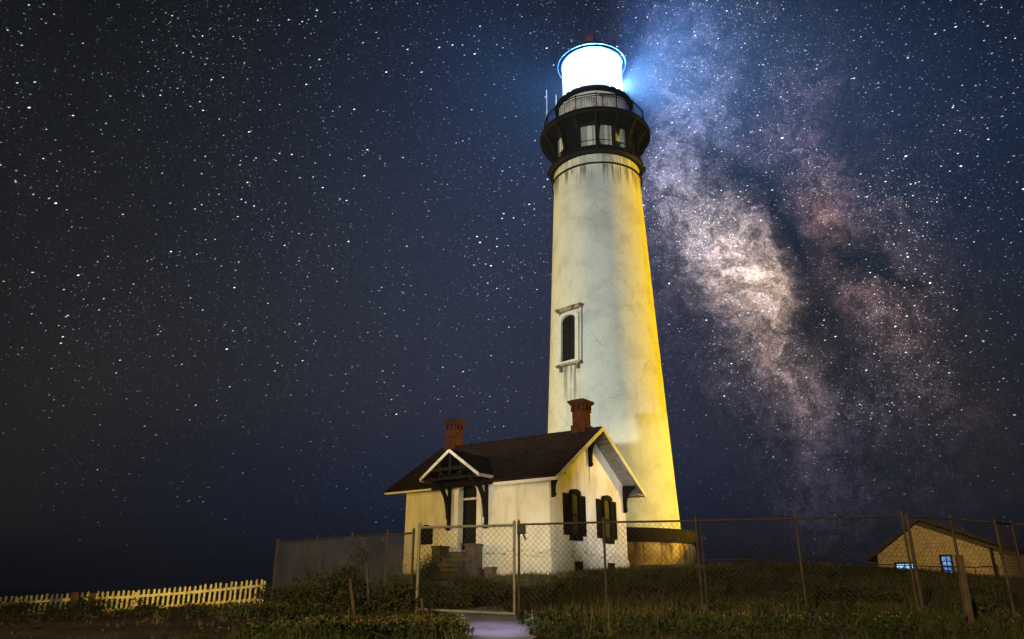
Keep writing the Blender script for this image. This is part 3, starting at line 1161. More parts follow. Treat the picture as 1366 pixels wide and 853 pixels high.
def build_cottage():
    t = thing('cottage', 'small white stucco cottage with brown shingle roof below the lighthouse', 'cottage', (HX, HY, HZ), HROT)
    z0 = -0.5
    zw = 3.78                 # wall head at the eaves (above HZ)
    mid = WID / 2
    slope = 0.657
    ze = 3.45                 # underside of the roof at its eave edge
    ov = 0.60
    zr = ze + slope * (mid + ov)
    zu = lambda y: ze + slope * (min(y, WID - y) + ov)
    th = 0.3
    dx0, dx1 = -4.42, -3.46   # door opening
    dz0, dz1 = 1.0, 3.62
    mb = MB()
    for x in (-th, -LEN):
        mb.prism([(0, z0), (WID, z0), (WID, zu(WID) - .01), (mid, zr - 0.01), (0, zu(0) - .01)], (x, 0, 0), (0, 1, 0), (0, 0, 1), th)
    mb.box((-LEN + th, 0, z0), (dx0, th, zu(0) - .01))
    mb.box((dx1, 0, z0), (-th, th, zu(0) - .01))
    mb.box((dx0, 0, dz1), (dx1, th, zu(0) - .01))
    mb.box((dx0, 0, z0), (dx1, th, dz0))
    mb.box((-LEN + th, WID - th, z0), (-th, WID, zu(0) - .01))
    wall = mb.build('wall', M['stucco'], t)
    # water table
    mb = MB()
    zt = 0.70
    mb.box((-LEN - 0.05, -0.05, z0), (-5.25, -0.002, zt))
    mb.build('water_table', M['stucco'], wall, bevel=0.02)
    mb = MB()
    mb.box((-2.6, -0.05, z0), (0.05, -0.002, zt))
    mb.box((0.002, -0.002, z0), (0.05, WID + 0.05, zt))
    mb.build('water_table', M['stucco'], wall, bevel=0.02)
    # roof: two slabs
    gx0, gx1 = -LEN - 0.70, 0.72
    tk = 0.13
    cs = math.sqrt(1 + slope * slope)
    for sgn in (1, -1):
        mb = MB()
        lenr = (mid + ov) * cs
        ang = math.atan(slope)
        # local frame at the eave; x along the ridge, y up the slope
        if sgn == 1:
            Mx = Matrix.Translation((0, -ov, ze)) @ Matrix.Rotation(ang, 4, 'X')
            mb.box((gx0, 0, 0), (gx1, lenr, tk))
        else:
            Mx = Matrix.Translation((0, WID + ov, ze)) @ Matrix.Rotation(-ang, 4, 'X')
            mb.box((gx0, -lenr, 0), (gx1, 0, tk))
        r = mb.build('roof', M['roof'], t)
        r.matrix_local = Mx
        if sgn == 1:
            # lines of shingle butts standing proud, course after course
            rows = int(lenr / 0.26)
            mbr = MB()
            rs = np.random.RandomState(3)
            for k in range(rows):
                y = 0.02 + k * lenr / rows
                x = gx0 + 0.01
                while x < gx1 - 0.05:
                    w = 0.16 + 0.22 * rs.rand()
                    x2 = min(x + w, gx1 - 0.01)
                    h = 0.012 + 0.016 * rs.rand()
                    yy = y + rs.rand() * 0.03
                    mbr.add([(x + .004, yy, tk + 0.002), (x2 - .004, yy, tk + 0.002), (x2 - .004, yy, tk + h), (x + .004, yy, tk + h),
                             (x + .004, yy + 0.27, tk + 0.004), (x2 - .004, yy + 0.27, tk + 0.004)],
                            [(0, 1, 2, 3), (3, 2, 5, 4)])
                    x = x2
            s = mbr.build('shingle_courses', M['roof'], r)
    # fascia along the front eave, interrupted by the porch hood
    mb = MB()
    mb.box((-2.25, -ov - 0.04, ze - 0.06), (gx1 + 0.02, -ov - 0.004, ze + 0.13))
    mb.build('fascia_board', M['trim'], t)
    mb = MB()
    mb.box((gx0 - 0.02, -ov - 0.04, ze - 0.02), (-5.5, -ov - 0.004, ze + 0.10))
    mb.build('fascia_board', M['trim'], t)
    # barge boards on both rakes of the near gable
    for sgn in (1, -1):
        for x, mat, hgt in ((gx1 + 0.004, M['trim'], 0.10), (gx0 - 0.044, M['dark_wood'], 0.12)):
            mb = MB()
            ya, yb = (-ov - 0.02, mid) if sgn == 1 else (WID + ov + 0.02, mid)
            za, zb = ze - 0.01, zr
            mb.add([(x, ya, za - hgt * .6), (x, yb, zb - hgt * .6), (x, yb, zb + 0.12), (x, ya, za + 0.12),
                    (x + 0.04, ya, za - hgt * .6), (x + 0.04, yb, zb - hgt * .6), (x + 0.04, yb, zb + 0.12), (x + 0.04, ya, za + 0.12)],
                   [(0, 1, 2, 3), (7, 6, 5, 4), (0, 4, 5, 1), (1, 5, 6, 2), (2, 6, 7, 3), (3, 7, 4, 0)])
            mb.build('barge_board', mat, t)
    # boarded soffit of the near gable
    for sgn in (1, -1):
        mb = MB()
        nbd = 16
        for k in range(nbd):
            u0, u1 = k / nbd + 0.004, (k + 1) / nbd - 0.004
            y0, y1 = -ov + (mid + ov) * u0, -ov + (mid + ov) * u1
            if sgn == -1:
                y0, y1 = WID - y0, WID - y1
            f = lambda y: zu(y) - 0.004
            if sgn == 1:
                A, B = (y0, f(y0)), (y1, f(y1))
            else:
                A, B = (y0, ze + slope * (WID + ov - y0) - 0.004), (y1, ze + slope * (WID + ov - y1) - 0.004)
            if sgn == 1:
                A, B = (y0, ze + slope * (y0 + ov) - 0.004), (y1, ze + slope * (y1 + ov) - 0.004)
            mb.add([(0.003, A[0], A[1]), (gx1, A[0], A[1]), (gx1, B[0], B[1]), (0.003, B[0], B[1]),
                    (0.003, A[0], A[1] - 0.02), (gx1, A[0], A[1] - 0.02), (gx1, B[0], B[1] - 0.02), (0.003, B[0], B[1] - 0.02)],
                   [(0, 1, 2, 3), (7, 6, 5, 4), (0, 4, 5, 1), (1, 5, 6, 2), (2, 6, 7, 3), (3, 7, 4, 0)])
        mb.build('soffit', M['soffit'], t)
    # eave return at the far corner of the near gable (boxed soffit)
    mb = MB()
    mb.box((0.06, WID + 0.004, ze + 0.02), (gx1 - 0.01, WID + ov - 0.02, ze + 0.06))
    mb.build('eave_return', M['soffit'], t)
    # curved brackets
    def bracket(x0, y0, z1, dirv, out, drop, parent=t, w=0.10, inset=0.5, name='bracket'):
        """console against the wall: out along dirv under the roof, dropping by drop"""
        poly = [(0, 0), (out, 0), (out, -0.14)]
        for q in range(1, 9):
            u = q / 9.0
            an = u * math.pi / 2
            poly.append((0.15 + (out - 0.15) * (1 - math.sin(an)) , -0.14 - (drop - 0.4) * (1 - math.cos(an))))
        poly += [(0.15, -drop + 0.18), (0.19, -drop + 0.10), (0.11, -drop), (0, -drop)]
        d = Vector(dirv)
        side = d.cross(Vector((0, 0, 1)))
        mb = MB()
        mb.prism(poly, Vector((x0, y0, z1)) + side * (w / 2), d, Vector((0, 0, 1)), -w)
        # fix orientation if the prism ran to the other side
        return mb.build(name, M['dark_wood'], parent)
    bracket(0.004, 0.16, zu(0.16) - 0.08, (1, 0, 0), 0.62, 1.0)
    bracket(0.004, WID - 0.16, zu(WID - 0.16) - 0.08, (1, 0, 0), 0.62, 1.15)
    bracket(0.004, mid, zr - 0.16, (1, 0, 0), 0.62, 1.35)
    # corner boards
    # windows of the near gable
    def window(yc, zb, zt_):
        wv = bpy.data.objects
        mb = MB()
        hw = 0.36
        n = 8
        arch = lambda w, lo, hi, rise: [(-w, lo), (w, lo)] + [(w * math.cos(math.pi * q / n), hi + rise * math.sin(math.pi * q / n)) for q in range(n + 1)]
        org = (0.002, yc, 0)
        mb.frame(arch(hw, zb, zt_, 0.12), arch(hw - 0.09, zb + 0.08, zt_ - 0.07, 0.10), org, (0, 1, 0), (0, 0, 1), 0.10)
        w = mb.build('window', M['shutter'], t)
        mb = MB()
        mb.prism(arch(hw - 0.092, zb + 0.078, zt_ - 0.072, 0.10), org, (0, 1, 0), (0, 0, 1), 0.03)
        mb.build('pane', M['pane'], w)
        mb = MB()
        mb.box((0.032, yc - hw + .1, (zb + zt_) / 2 - 0.03), (0.075, yc + hw - .1, (zb + zt_) / 2 + 0.03))
        mb.build('sash_rail', M['shutter'], w)
        mb = MB()
        mb.prism([(-hw - 0.05, zt_ + 0.02), (hw + 0.05, zt_ + 0.02)] + [((hw + 0.03) * math.cos(math.pi * q / n), zt_ + 0.06 + 0.17 * math.sin(math.pi * q / n)) for q in range(n + 1)],
                 (0.004, yc, 0), (0, 1, 0), (0, 0, 1), 0.13)
        mb.build('hood', M['shutter'], w)
        mb = MB()
        mb.box((0.002, yc - hw - 0.06, zb - 0.17), (0.14, yc + hw + 0.06, zb - 0.003))
        mb.build('sill', M['shutter'], w)
        for s in (-1, 1):
            mb = MB()
            y0, y1 = (yc + s * (hw + 0.02), yc + s * (hw + 0.50))
            y0, y1 = min(y0, y1), max(y0, y1)
            mb.box((0.004, y0, zb + 0.02), (0.05, y0 + 0.06, zt_ + 0.02))
            mb.box((0.004, y1 - 0.06, zb + 0.02), (0.05, y1, zt_ + 0.02))
            for zz in (zb + 0.02, (zb + zt_) / 2 - 0.03, zt_ - 0.05):
                mb.box((0.005, y0 + 0.06, zz), (0.049, y1 - 0.06, zz + 0.07))
            k = zb + 0.1
            while k < zt_ - 0.06:
                mb.add([(0.012, y0 + .06, k), (0.012, y1 - .06, k), (0.04, y1 - .06, k + 0.055), (0.04, y0 + .06, k + 0.055)], [(0, 1, 2, 3)])
                k += 0.075
            mb.box((0.003, y0 + .06, zb + .09), (0.010, y1 - .06, zt_ - .05))
            mb.build('shutter', M['shutter'], w)
    window(1.80, 1.50, 3.10)
    window(4.45, 1.50, 3.10)
    # foundation vents
    for yc in (1.95, 4.62):
        mb = MB()
        mb.box((0.05, yc - 0.30, 0.10), (0.075, yc + 0.30, 0.56))
        for k in range(5):
            mb.box((0.076, yc - 0.28, 0.13 + k * 0.09), (0.09, yc + 0.28, 0.17 + k * 0.09))
        mb.build('vent', M['shutter'], t)
    # door in its recess with an arched casing
    mb = MB()
    mb.box((dx0 + 0.02, 0.18, dz0), (dx1 - 0.02, 0.24, dz1))
    dr = mb.build('door', M['door'], t)
    mb = MB()
    for zz in ((dz0 + 0.12, dz0 + 0.85), (dz0 + 0.98, dz0 + 1.9)):
        for xx in ((dx0 + 0.10, dx0 + 0.44), (dx1 - 0.44, dx1 - 0.10)):
            mb.box((xx[0], 0.165, zz[0]), (xx[1], 0.178, zz[1]))
    mb.build('panel', M['door'], dr, bevel=0.006)
    mb = MB()
    mb.box((dx0 + 0.02, 0.13, dz0 + 2.02), (dx1 - 0.02, 0.18, dz0 + 2.10))
    mb.build('transom_bar', M['trim'], dr)
    mb = MB()
    mb.lathe([(0.005, 0), (0.03, 0.01), (0.03, 0.04), (0.005, 0.05)], 10)
    for i, v in enumerate(mb.v):
        mb.v[i] = (dx0 + 0.1 + v[0], 0.178 - v[2], dz0 + 1.0 + v[1])
    mb.build('handle', M['galv'], dr)
    n = 10
    xc, hw = (dx0 + dx1) / 2, (dx1 - dx0) / 2
    out = [(-hw - 0.24, dz0 - 0.3), (hw + 0.24, dz0 - 0.3)] + [((hw + 0.24) * math.cos(math.pi * q / n), dz1 - 0.22 + 0.36 * math.sin(math.pi * q / n)) for q in range(n + 1)]
    inn = [(-hw, dz0), (hw, dz0)] + [(hw * math.cos(math.pi * q / n), dz1 - 0.28 + 0.26 * math.sin(math.pi * q / n)) for q in range(n + 1)]
    mb = MB()
    mb.frame(out, inn, (xc, -0.004, 0), (1, 0, 0), (0, 0, 1), 0.12)
    mb.build('door_casing', M['stucco'], t)
    # plaque
    mb = MB()
    px = -6.25
    n = 8
    poly = [(-0.37, 1.30), (0.37, 1.30), (0.37, 1.92), (0.30, 1.97)] + [(0.20 * math.cos(math.pi * q / n), 1.97 + 0.14 * math.sin(math.pi * q / n)) for q in range(n + 1)] + [(-0.30, 1.97), (-0.37, 1.92)]
    mb.prism(poly, (px, -0.002, 0), (1, 0, 0), (0, 0, 1), 0.05)
    mb.build('plaque', M['shutter'], t)
    # porch hood: small gable roof over the door
    hc, hh = -3.98, 1.52
    za, zap = 3.78, 4.86
    yf = -1.30
    hd = MB()
    sl = (zap - za) / hh
    for s in (-1, 1):
        y_back_e = (za + 0.13 - tk - ze) / slope - ov + 0.25
        y_back_r = (zap + 0.12 - tk - ze) / slope - ov + 0.30
        x_e, x_r = hc + s * hh, hc
        top = [Vector((x_e, yf, za + 0.06)), Vector((x_r, yf, zap + 0.06)), Vector((x_r, y_back_r, zap + 0.06)), Vector((x_e, y_back_e, za + 0.06))]
        bot = [p - Vector((0, 0, 0.09)) for p in top]
        hd.add(top + bot, [(0, 1, 2, 3), (7, 6, 5, 4), (0, 4, 5, 1), (1, 5, 6, 2), (2, 6, 7, 3), (3, 7, 4, 0)])
    hood = hd.build('porch_hood', M['roof'], t)
    for s in (-1, 1):
        mb = MB()
        a = Vector((hc + s * (hh + 0.02), yf - 0.022, za + 0.0))
        b = Vector((hc, yf - 0.022, zap + 0.0))
        mb.bar(a, b, 0.05, 0.115, (0, 0, 1))
        mb.build('barge_board', M['trim'], hood)
    # eave boards of the hood running back to the main roof
    for s in (-1, 1):
        mb = MB()
        mb.box((hc + s * hh - 0.03, yf + .004, za - 0.07), (hc + s * hh + 0.03, -0.55 if s < 0 else -0.35, za + 0.05))
        mb.build('eave_board', M['trim'], hood)
    # ornamental truss in the hood's gable
    mb = MB()
    yb = yf + 0.10
    mb.bar((hc, yb, zap - 0.1), (hc, yb, za + 0.05), 0.11)
    mb.bar((hc - 0.95, yb - 0.004, za + 0.36), (hc + 0.95, yb - 0.004, za + 0.36), 0.13, 0.13)
    mb.bar((hc - hh + .1, yb + 0.004, za - 0.02), (hc + hh - .1, yb + .004, za - 0.02), 0.09, 0.10)
    for s in (-1, 1):
        pts = []
        for q in range(9):
            an = math.pi / 2 * q / 8
            pts.append((hc + s * (0.10 + 0.55 * math.sin(an)), yb, za + 0.05 + 0.55 * (1 - math.cos(an))))
        mb.tube(pts, 0.045, 6)
        mb.bar((hc + s * 0.55, yb, za + 0.02), (hc + s * 0.55, yb, za + 0.62), 0.07)
    mb.build('truss', M['dark_wood'], hood)
    for s in (-1, 1):
        x = hc + s * 0.98
        # post against the wall, arm to the hood front and curved brace
        mb = MB()
        mb.box((x - 0.06, -0.12, 1.95), (x + 0.06, -0.006, za + 0.1))
        mb.bar((x, -0.10, za + 0.02), (x, yf + 0.06, za + 0.02), 0.11, 0.13)
        pts = []
        for q in range(11):
            an = math.pi / 2 * q / 10
            pts.append(Vector((x, -0.12 - 1.0 * (1 - math.cos(an)), 2.25 + 1.45 * math.sin(an))))
        for q in range(10):
            mb.bar(pts[q], pts[q + 1] + (pts[q + 1] - pts[q]) * 0.1, 0.10, 0.16, (1, 0, 0))
        mb.lathe([(0.01, 0), (0.09, 0.03), (0.11, 0.10), (0.05, 0.17), (0.08, 0.2)], 10)
        for i in range(len(mb.v) - 50, len(mb.v)):
            v = mb.v[i]
            mb.v[i] = (x + v[0], -0.12 + v[1] * 0.9, 1.80 + v[2])
        mb.build('bracket', M['dark_wood'], hood)
    # steps with cheek blocks
    mb = MB()
    ns = 5
    top = dz0 - 0.06
    for k in range(ns):
        zt_ = top - k * 0.19
        y0 = -0.55 - k * 0.28
        xw = 0.60 + 0.05 * k
        mb.box((xc - xw - 0.12, y0, -0.6), (xc + xw - 0.12, -0.073 if k == 0 else y0 + 0.28 - 0.002, zt_ - 0.05))
        mb.box((xc - xw - 0.15, y0 - 0.05, zt_ - 0.049), (xc + xw - 0.09, -0.073 if k == 0 else y0 + 0.278, zt_))
    st = mb.build('steps', M['concrete'], t, bevel=0.02)
    for x, zz in ((xc - 0.92, 1.08), (xc + 0.78, 1.12)):
        mb = MB()
        mb.box((x - 0.22, -0.95, -0.6), (x + 0.22, -0.35, zz))
        mb.box((x - 0.25, -0.98, zz + 0.001), (x + 0.25, -0.32, zz + 0.09))
        mb.build('cheek_block', M['concrete'], st, bevel=0.025)
    # chimneys astride the ridge
    def chimney(x):
        mb = MB()
        w = 0.29
        zb = zr - 0.28
        sec = lambda h0, h1, q: mb.box((x - q, mid - q, h0), (x + q, mid + q, h1))
        H0 = zb
        sec(H0, H0 + 0.5550, w + 0.06)
        sec(H0 + 0.5550 + .001, H0 + 1.1470, w)
        sec(H0 + 1.1470 + .001, H0 + 1.2062, w + 0.05)
        sec(H0 + 1.2062 + .001, H0 + 1.4430, w - 0.04)
        sec(H0 + 1.4430 + .001, H0 + 1.5022, w + 0.08)
        sec(H0 + 1.5022 + .001, H0 + 1.5614, w + 0.12)
        sec(H0 + 1.5614 + .001, H0 + 1.6206, w + 0.15)
        ch = mb.build('chimney', M['brick'], t, bevel=0.012)
        mb = MB()
        q = w + 0.15
        r = w - 0.02
        h0, h1 = H0 + 1.6213, H0 + 1.7020
        mb.add([(x - q, mid - q, h0), (x + q, mid - q, h0), (x + q, mid + q, h0), (x - q, mid + q, h0), (x - r, mid - r, h1), (x + r, mid - r, h1), (x + r, mid + r, h1), (x - r, mid + r, h1)],
               [(0, 3, 2, 1), (4, 5, 6, 7), (0, 1, 5, 4), (1, 2, 6, 5), (2, 3, 7, 6), (3, 0, 4, 7)])
        mb.build('cap', M['brick'], ch)
        mb = MB()
        for k in range(3):
            for s in (-1, 1):
                p = -w + 0.05 + k * (2 * w - 0.10) / 2
                # corbels under the cap on the four sides
                mb.box((x + p - 0.042, mid + s * (w + .005) - 0.06, H0 + 1.2284), (x + p + 0.042, mid + s * (w + .005) + 0.06, H0 + 1.4393))
                mb.box((x + s * (w + .005) - 0.061, mid + p - 0.041, H0 + 1.2291), (x + s * (w + .005) + 0.061, mid + p + 0.041, H0 + 1.4386))
        mb.build('corbel', M['brick'], ch)
    chimney(-0.30)
    chimney(-7.46)
    return t


cottage = build_cottage()


# ------------------------------------------------------------------ shed on the right
def build_shed():
    Y = 41.0
    apex = at(1227, 695, Y)
    rot = R(-32)
    zg = h1(apex.x, Y) - 0.3
    t = thing('shed', 'low tan sided building with two blue lit windows behind the right fence', 'building', (apex.x, Y, zg), rot)
    za = apex.z - zg
    # local: x right, y back
    xl, xr = -2.35, 4.9
    ze_l = at(1157, 750, Y).z - zg + 0.15
    sl = (za - ze_l) / (-(xl - 0.35))
    sr = 0.42
    zl = za - sl * (-xl)
    zrr = za - sr * xr
    D = 9.0
    mb = MB()
    mb.prism([(xl, -1.0), (xr, -1.0), (xr, zrr - .02), (0, za - 0.02), (xl, zl - .02)], (0, 0, 0), (1, 0, 0), (0, 0, 1), -D)
    w = mb.build('wall', M['siding'], t)
    # lap boards
    mb = MB()
    k = 0.2
    while k < za - 0.25:
        a = max(xl, -(za - 0.1 - k) / sl) if k > zl - .1 else xl
        b = min(xr, (za - 0.1 - k) / sr) if k > zrr - .1 else xr
        if b - a > 0.2:
            mb.add([(a, -0.004, k + 0.19), (b, -0.004, k + 0.19), (b, -0.034, k), (a, -0.034, k), (a, -0.002, k), (b, -0.002, k)],
                   [(0, 3, 2, 1), (3, 4, 5, 2)])
        k += 0.20
    mb.build('siding_boards', M['siding'], w)
    for name, s0, x1 in (('a', sl, xl - 0.45), ('b', sr, xr + 0.7)):
        mb = MB()
        zz = za - s0 * abs(x1)
        mb.add([(0, -0.75, za), (x1, -0.75, zz), (x1, D, zz), (0, D, za), (0, -0.75, za + 0.16), (x1, -0.75, zz + 0.16), (x1, D, zz + .16), (0, D, za + .16)],
               [(0, 1, 2, 3), (7, 6, 5, 4), (0, 4, 5, 1), (1, 5, 6, 2), (2, 6, 7, 3), (3, 7, 4, 0)])
        mb.build('roof', M['shed_roof'], t)
    c, s = math.cos(rot), math.sin(rot)

    def win(px0, px1, py0, py1, mat, nx, ny):
        def loc(px, py):
            d = raydir(px, py)
            # ray against the wall's plane
            n = Vector((-s, c, 0))
            k = Vector((apex.x, Y, 0)).dot(n) / d.dot(n)
            p = d * k - Vector((apex.x, Y, zg))
            return (p.x * c + p.y * s, p.z)
        x0, z1 = loc(px0, py0)
        x1, z0 = loc(px1, py1)
        mb = MB()
        f = 0.10
        o4 = [(x0 - f, z0 - f), (x1 + f, z0 - f), (x1 + f, z1 + f), (x0 - f, z1 + f)]
        i4 = [(x0, z0), (x1, z0), (x1, z1), (x0, z1)]
        mb.frame(o4, i4, (0, -0.036, 0), (1, 0, 0), (0, 0, 1), 0.07)
        wi = mb.build('window', M['dark_wood'], t)
        mb = MB()
        mb.box((x0, -0.050, z0), (x1, -0.034, z1))
        mb.build('pane', mat, wi)
        mb = MB()
        for k in range(1, nx):
            x = x0 + (x1 - x0) * k / nx
            mb.box((x - 0.025, -0.075, z0), (x + 0.025, -0.052, z1))
        for k in range(1, ny):
            z = z0 + (z1 - z0) * k / ny
            mb.box((x0, -0.074, z - 0.022), (x1, -0.0525, z + 0.022))
        mb.build('muntin', M['dark_wood'], wi)
    win(1196, 1219, 753, 762, emission_noise('bright blue lit pane', (0.26, 0.55, 1.0), (0.50, 0.80, 1.0), 1.4), 2, 1)
    win(1256, 1272, 743, 768, emission_noise('deep blue lit pane', (0.025, 0.16, 0.85), (0.30, 0.60, 1.0), 0.85), 2, 4)
    # dark corner board and drain on the right part
    mb = MB()
    mb.box((2.9, -0.09, 0.0), (3.05, -0.033, zrr + 0.6))
    mb.build('downpipe', M['dark_wood'], t)
    return t


def emission_noise(name, c1, c2, st):
    m = bpy.data.materials.new(name)
    m.use_nodes = True
    nt = m.node_tree
    N, L = nt.nodes, nt.links
    N.clear()
    tc = N.new('ShaderNodeTexCoord')
    n = N.new('ShaderNodeTexNoise')
    n.inputs['Scale'].default_value = 2.6
    L.new(tc.outputs['Object'], n.inputs['Vector'])
    r = N.new('ShaderNodeValToRGB')
    r.color_ramp.elements[0].position = 0.4
    r.color_ramp.elements[0].color = (*c1, 1)
    r.color_ramp.elements[1].position = 0.65
    r.color_ramp.elements[1].color = (*c2, 1)
    L.new(n.outputs[0], r.inputs[0])
    e = N.new('ShaderNodeEmission')
    e.inputs[1].default_value = st
    L.new(r.outputs[0], e.inputs[0])
    o = N.new('ShaderNodeOutputMaterial')
    L.new(e.outputs[0], o.inputs[0])
    return m


build_shed()


# ------------------------------------------------------------------ fences
def wires(mb, A, B, C, D, step=0.10, r=0.0028):
    """diamond mesh in the quad A (foot left) B (foot right) C (top right) D (top left)"""
    A, B, C, D = map(Vector, (A, B, C, D))
    Lh = ((B - A).length + (C - D).length) / 2
    Hh = ((D - A).length + (C - B).length) / 2
    nrm = (B - A).cross(D - A).normalized()

    def P(u, v):
        u, v = u / Lh, v / Hh
        return A * (1 - u) * (1 - v) + B * u * (1 - v) + C * u * v + D * (1 - u) * v
    k = 0.95
    for s, off in ((1, 0.003), (-1, -0.003)):
        n = int((Lh + Hh / k) / step) + 2
        for i in range(n):
            # line u = u0 + s*v*k
            u0 = -Hh * k + i * step if s == 1 else i * step
            v0, v1 = 0.0, Hh
            if s == 1:
                v0 = max(v0, -u0 / k)
                v1 = min(v1, (Lh - u0) / k)
            else:
                v0 = max(v0, (u0 - Lh) / k)
                v1 = min(v1, u0 / k)
            if v1 - v0 < 0.02:
                continue
            a = P(u0 + s * v0 * k, v0) + nrm * off
            b = P(u0 + s * v1 * k, v1) + nrm * off
            mb.tube([a, b], r, 3, caps=False)


def fence_run(name, label, nodes, mat, wire=None, step=0.10, wr=0.0028, post_r=0.023, rail_r=0.018, double=(), bottom=False, sag=0.0, group=None):
    """nodes: (px, py top, py foot, Y)"""
    tops = [at(px, pt, Y) for px, pt, pb, Y in nodes]
    feet = []
    for (px, pt, pb, Y), tp in zip(nodes, tops):
        feet.append(Vector((tp.x, tp.y, at(px, pb, Y).z)))
    t = thing(name, label, 'fence', feet[0], 0, group)
    o = feet[0]
    for i, (a, b) in enumerate(zip(feet, tops)):
        mb = MB()
        a2 = a - Vector((0, 0, 0.25))
        mb.tube([a2 - o, b + Vector((0, 0, 0.03)) - o], post_r, 10)
        mb.lathe([(post_r * 1.15, 0), (post_r * 1.15, 0.03), (post_r * .6, 0.06), (0.005, 0.075)], 10)
        for k in range(len(mb.v) - 40, len(mb.v)):
            v = mb.v[k]
            mb.v[k] = (v[0] + b.x - o.x, v[1] + b.y - o.y, v[2] + b.z + 0.02 - o.z)
        mb.build('post', mat, t, 40)
        if i in double:
            mb = MB()
            d = Vector((0.10, 0.06, 0))
            mb.tube([a2 + d - o, b + d - o + Vector((0, 0, -0.02))], post_r * 0.8, 10)
            mb.build('post', mat, t, 40)
    for i in range(len(nodes) - 1):
        mb = MB()
        a, b = tops[i] - o, tops[i + 1] - o
        pts = [a.lerp(b, q / 6) - Vector((0, 0, sag * math.sin(math.pi * q / 6))) for q in range(7)]
        mb.tube(pts, rail_r, 8)
        mb.build('top_rail', mat, t, 40)
        if bottom:
            mb = MB()
            mb.tube([feet[i] - o + Vector((0, 0, 0.06)), feet[i + 1] - o + Vector((0, 0, 0.06))], rail_r, 8)
            mb.build('bottom_rail', mat, t, 40)
        mb = MB()
        up = Vector((0, 0, 0.05))
        wires(mb, feet[i] - o + up, feet[i + 1] - o + up, tops[i + 1] - o, tops[i] - o, step, wr)
        mb.build('wire_mesh', wire or M['wire'], t)
    return t


# gate
gt = fence_run('chain_link_gate', 'wide chain link gate with pale pipe frame in front of the cottage steps', [(560, 704, 818, 14.0), (686, 701, 824, 14.0)],
               M['galv'], bottom=True, post_r=0.028, rail_r=0.024)
gt['category'] = 'gate'
# run to the right of the gate
fence_run('chain_link_fence', 'long chain link fence from the gate post past the lighthouse to the shed',
          [(692, 700, 816, 14.05), (805, 697, 815, 14.05), (928, 695, 815, 14.05), (1061, 692, 812, 14.05), (1203, 688, 815, 14.05)],
          M['galv_dull'], double=(2, 4), group=None)
fence_run('chain_link_fence', 'chain link fence on the far right that starts in front of the tan shed',
          [(1210, 690, 815, 14.1), (1268, 693, 816, 14.6), (1327, 697, 820, 13.6), (1349, 699, 818, 15.0), (1420, 706, 826, 15.0)], M['galv_dull'], post_r=0.026)
# left runs, rusty and leaning
fence_run('chain_link_fence', 'sagging rusty chain link fence to the left of the gate up to its corner post',
          [(552, 711, 800, 14.2), (517, 713, 795, 14.6), (470, 716, 790, 15.4), (424, 719, 788, 16.2), (370, 724, 790, 17.2)], M['galv_dull'], sag=0.01, step=0.05, wr=0.0034, wire=M['veil'])
fence_run('chain_link_fence', 'dark rusty chain link fence running back among shrubs towards the cottage end',
          [(372, 724, 790, 17.4), (408, 722, 785, 19.0), (447, 717, 778, 21.0), (487, 716, 772, 23.0), (512, 722, 770, 25.5), (537, 733, 768, 29.5)], M['galv_dull'], post_r=0.03, step=0.055, wr=0.004, wire=M['veil'])


def sloped_post(name, label, p0, p1, w, mat, cat):
    a, b = Vector(p0), Vector(p1)
    t = MB()
    t.bar((0, 0, -0.15), b - a, w, w)
    o = t.build(name, mat, None, bevel=0.01)
    o.location = a
    return tag(o, label, cat)


def build_small_posts():
    a = at(1296, 842, 10.5)
    b = at(1279, 741, 10.5)
    sloped_post('wooden_post', 'thick weathered wooden post leaning left before the right fence', a, b, 0.082, M['old_wood'], 'post')
    for px, y0, y1, Y, lab in ((94, 790, 818, 22.6, 'reddish wooden post standing against the picket fence, nearer its dark left end'),
                               (118, 791, 818, 22.6, 'reddish wooden post standing against the picket fence, nearer its yellow lit end')):
        a, b = at(px, y1 + 4, Y), at(px, y0, Y)
        b = Vector((a.x + 0.01, a.y, b.z))
        sloped_post('wooden_post', lab, a, b, 0.14, M['red_wood'], 'post')
    a, b = at(474, 812, 13.2), at(467, 772, 13.2)
    sloped_post('wooden_stake', 'leaning pale stake stuck among the shrubs left of the gate', a, b, 0.05, M['old_wood'], 'stake')
    a, b = at(493, 795, 13.8), at(489, 752, 13.8)
    sloped_post('wooden_stake', 'thin upright stake by the sagging fence nearest the gate', a, b, 0.04, M['old_wood'], 'stake')
    a, b = at(566, 816, 13.5), at(562, 798, 13.5)
    sloped_post('wooden_stake', 'short stake at the foot of the left gate post', a, b, 0.05, M['old_wood'], 'stake')
    a, b = at(936, 822, 13.4), at(938, 806, 13.4)
    sloped_post('wooden_stump', 'short wooden stump at the foot of the double fence post by the lighthouse', a, b, 0.09, M['old_wood'], 'stump')
    # metal box on the gate post
    p = at(694, 706, 13.95)
    t = thing('metal_box', 'dark blue metal box fixed on top of the right gate post', 'box', p)
    mb = MB()
    mb.box((-0.06, -0.10, -0.085), (0.10, 0.05, 0.085))
    mb.build('case', M['box'], t, bevel=0.012)
    mb = MB()
    mb.bar((0.05, -0.03, -0.085), (0.10, -0.03, -0.19), 0.03)
    mb.build('arm', M['box'], t)
    # latch on the gate post
    # low block by the wall
    q = at(655, 770, 28.2)
    mb = MB()
    mb.box((-0.15, -0.14, -0.3), (0.15, 0.14, 0.34))
    mb.box((-0.18, -0.17, 0.341), (0.18, 0.17, 0.42))
    o = mb.build('concrete_block', M['concrete'], None, bevel=0.02)
    o.location = (q.x, q.y, h1(q.x, q.y))
    o.rotation_euler = (0, 0, HROT)
    tag(o, 'small concrete block standing by the cottage wall right of the steps', 'block')


build_small_posts()


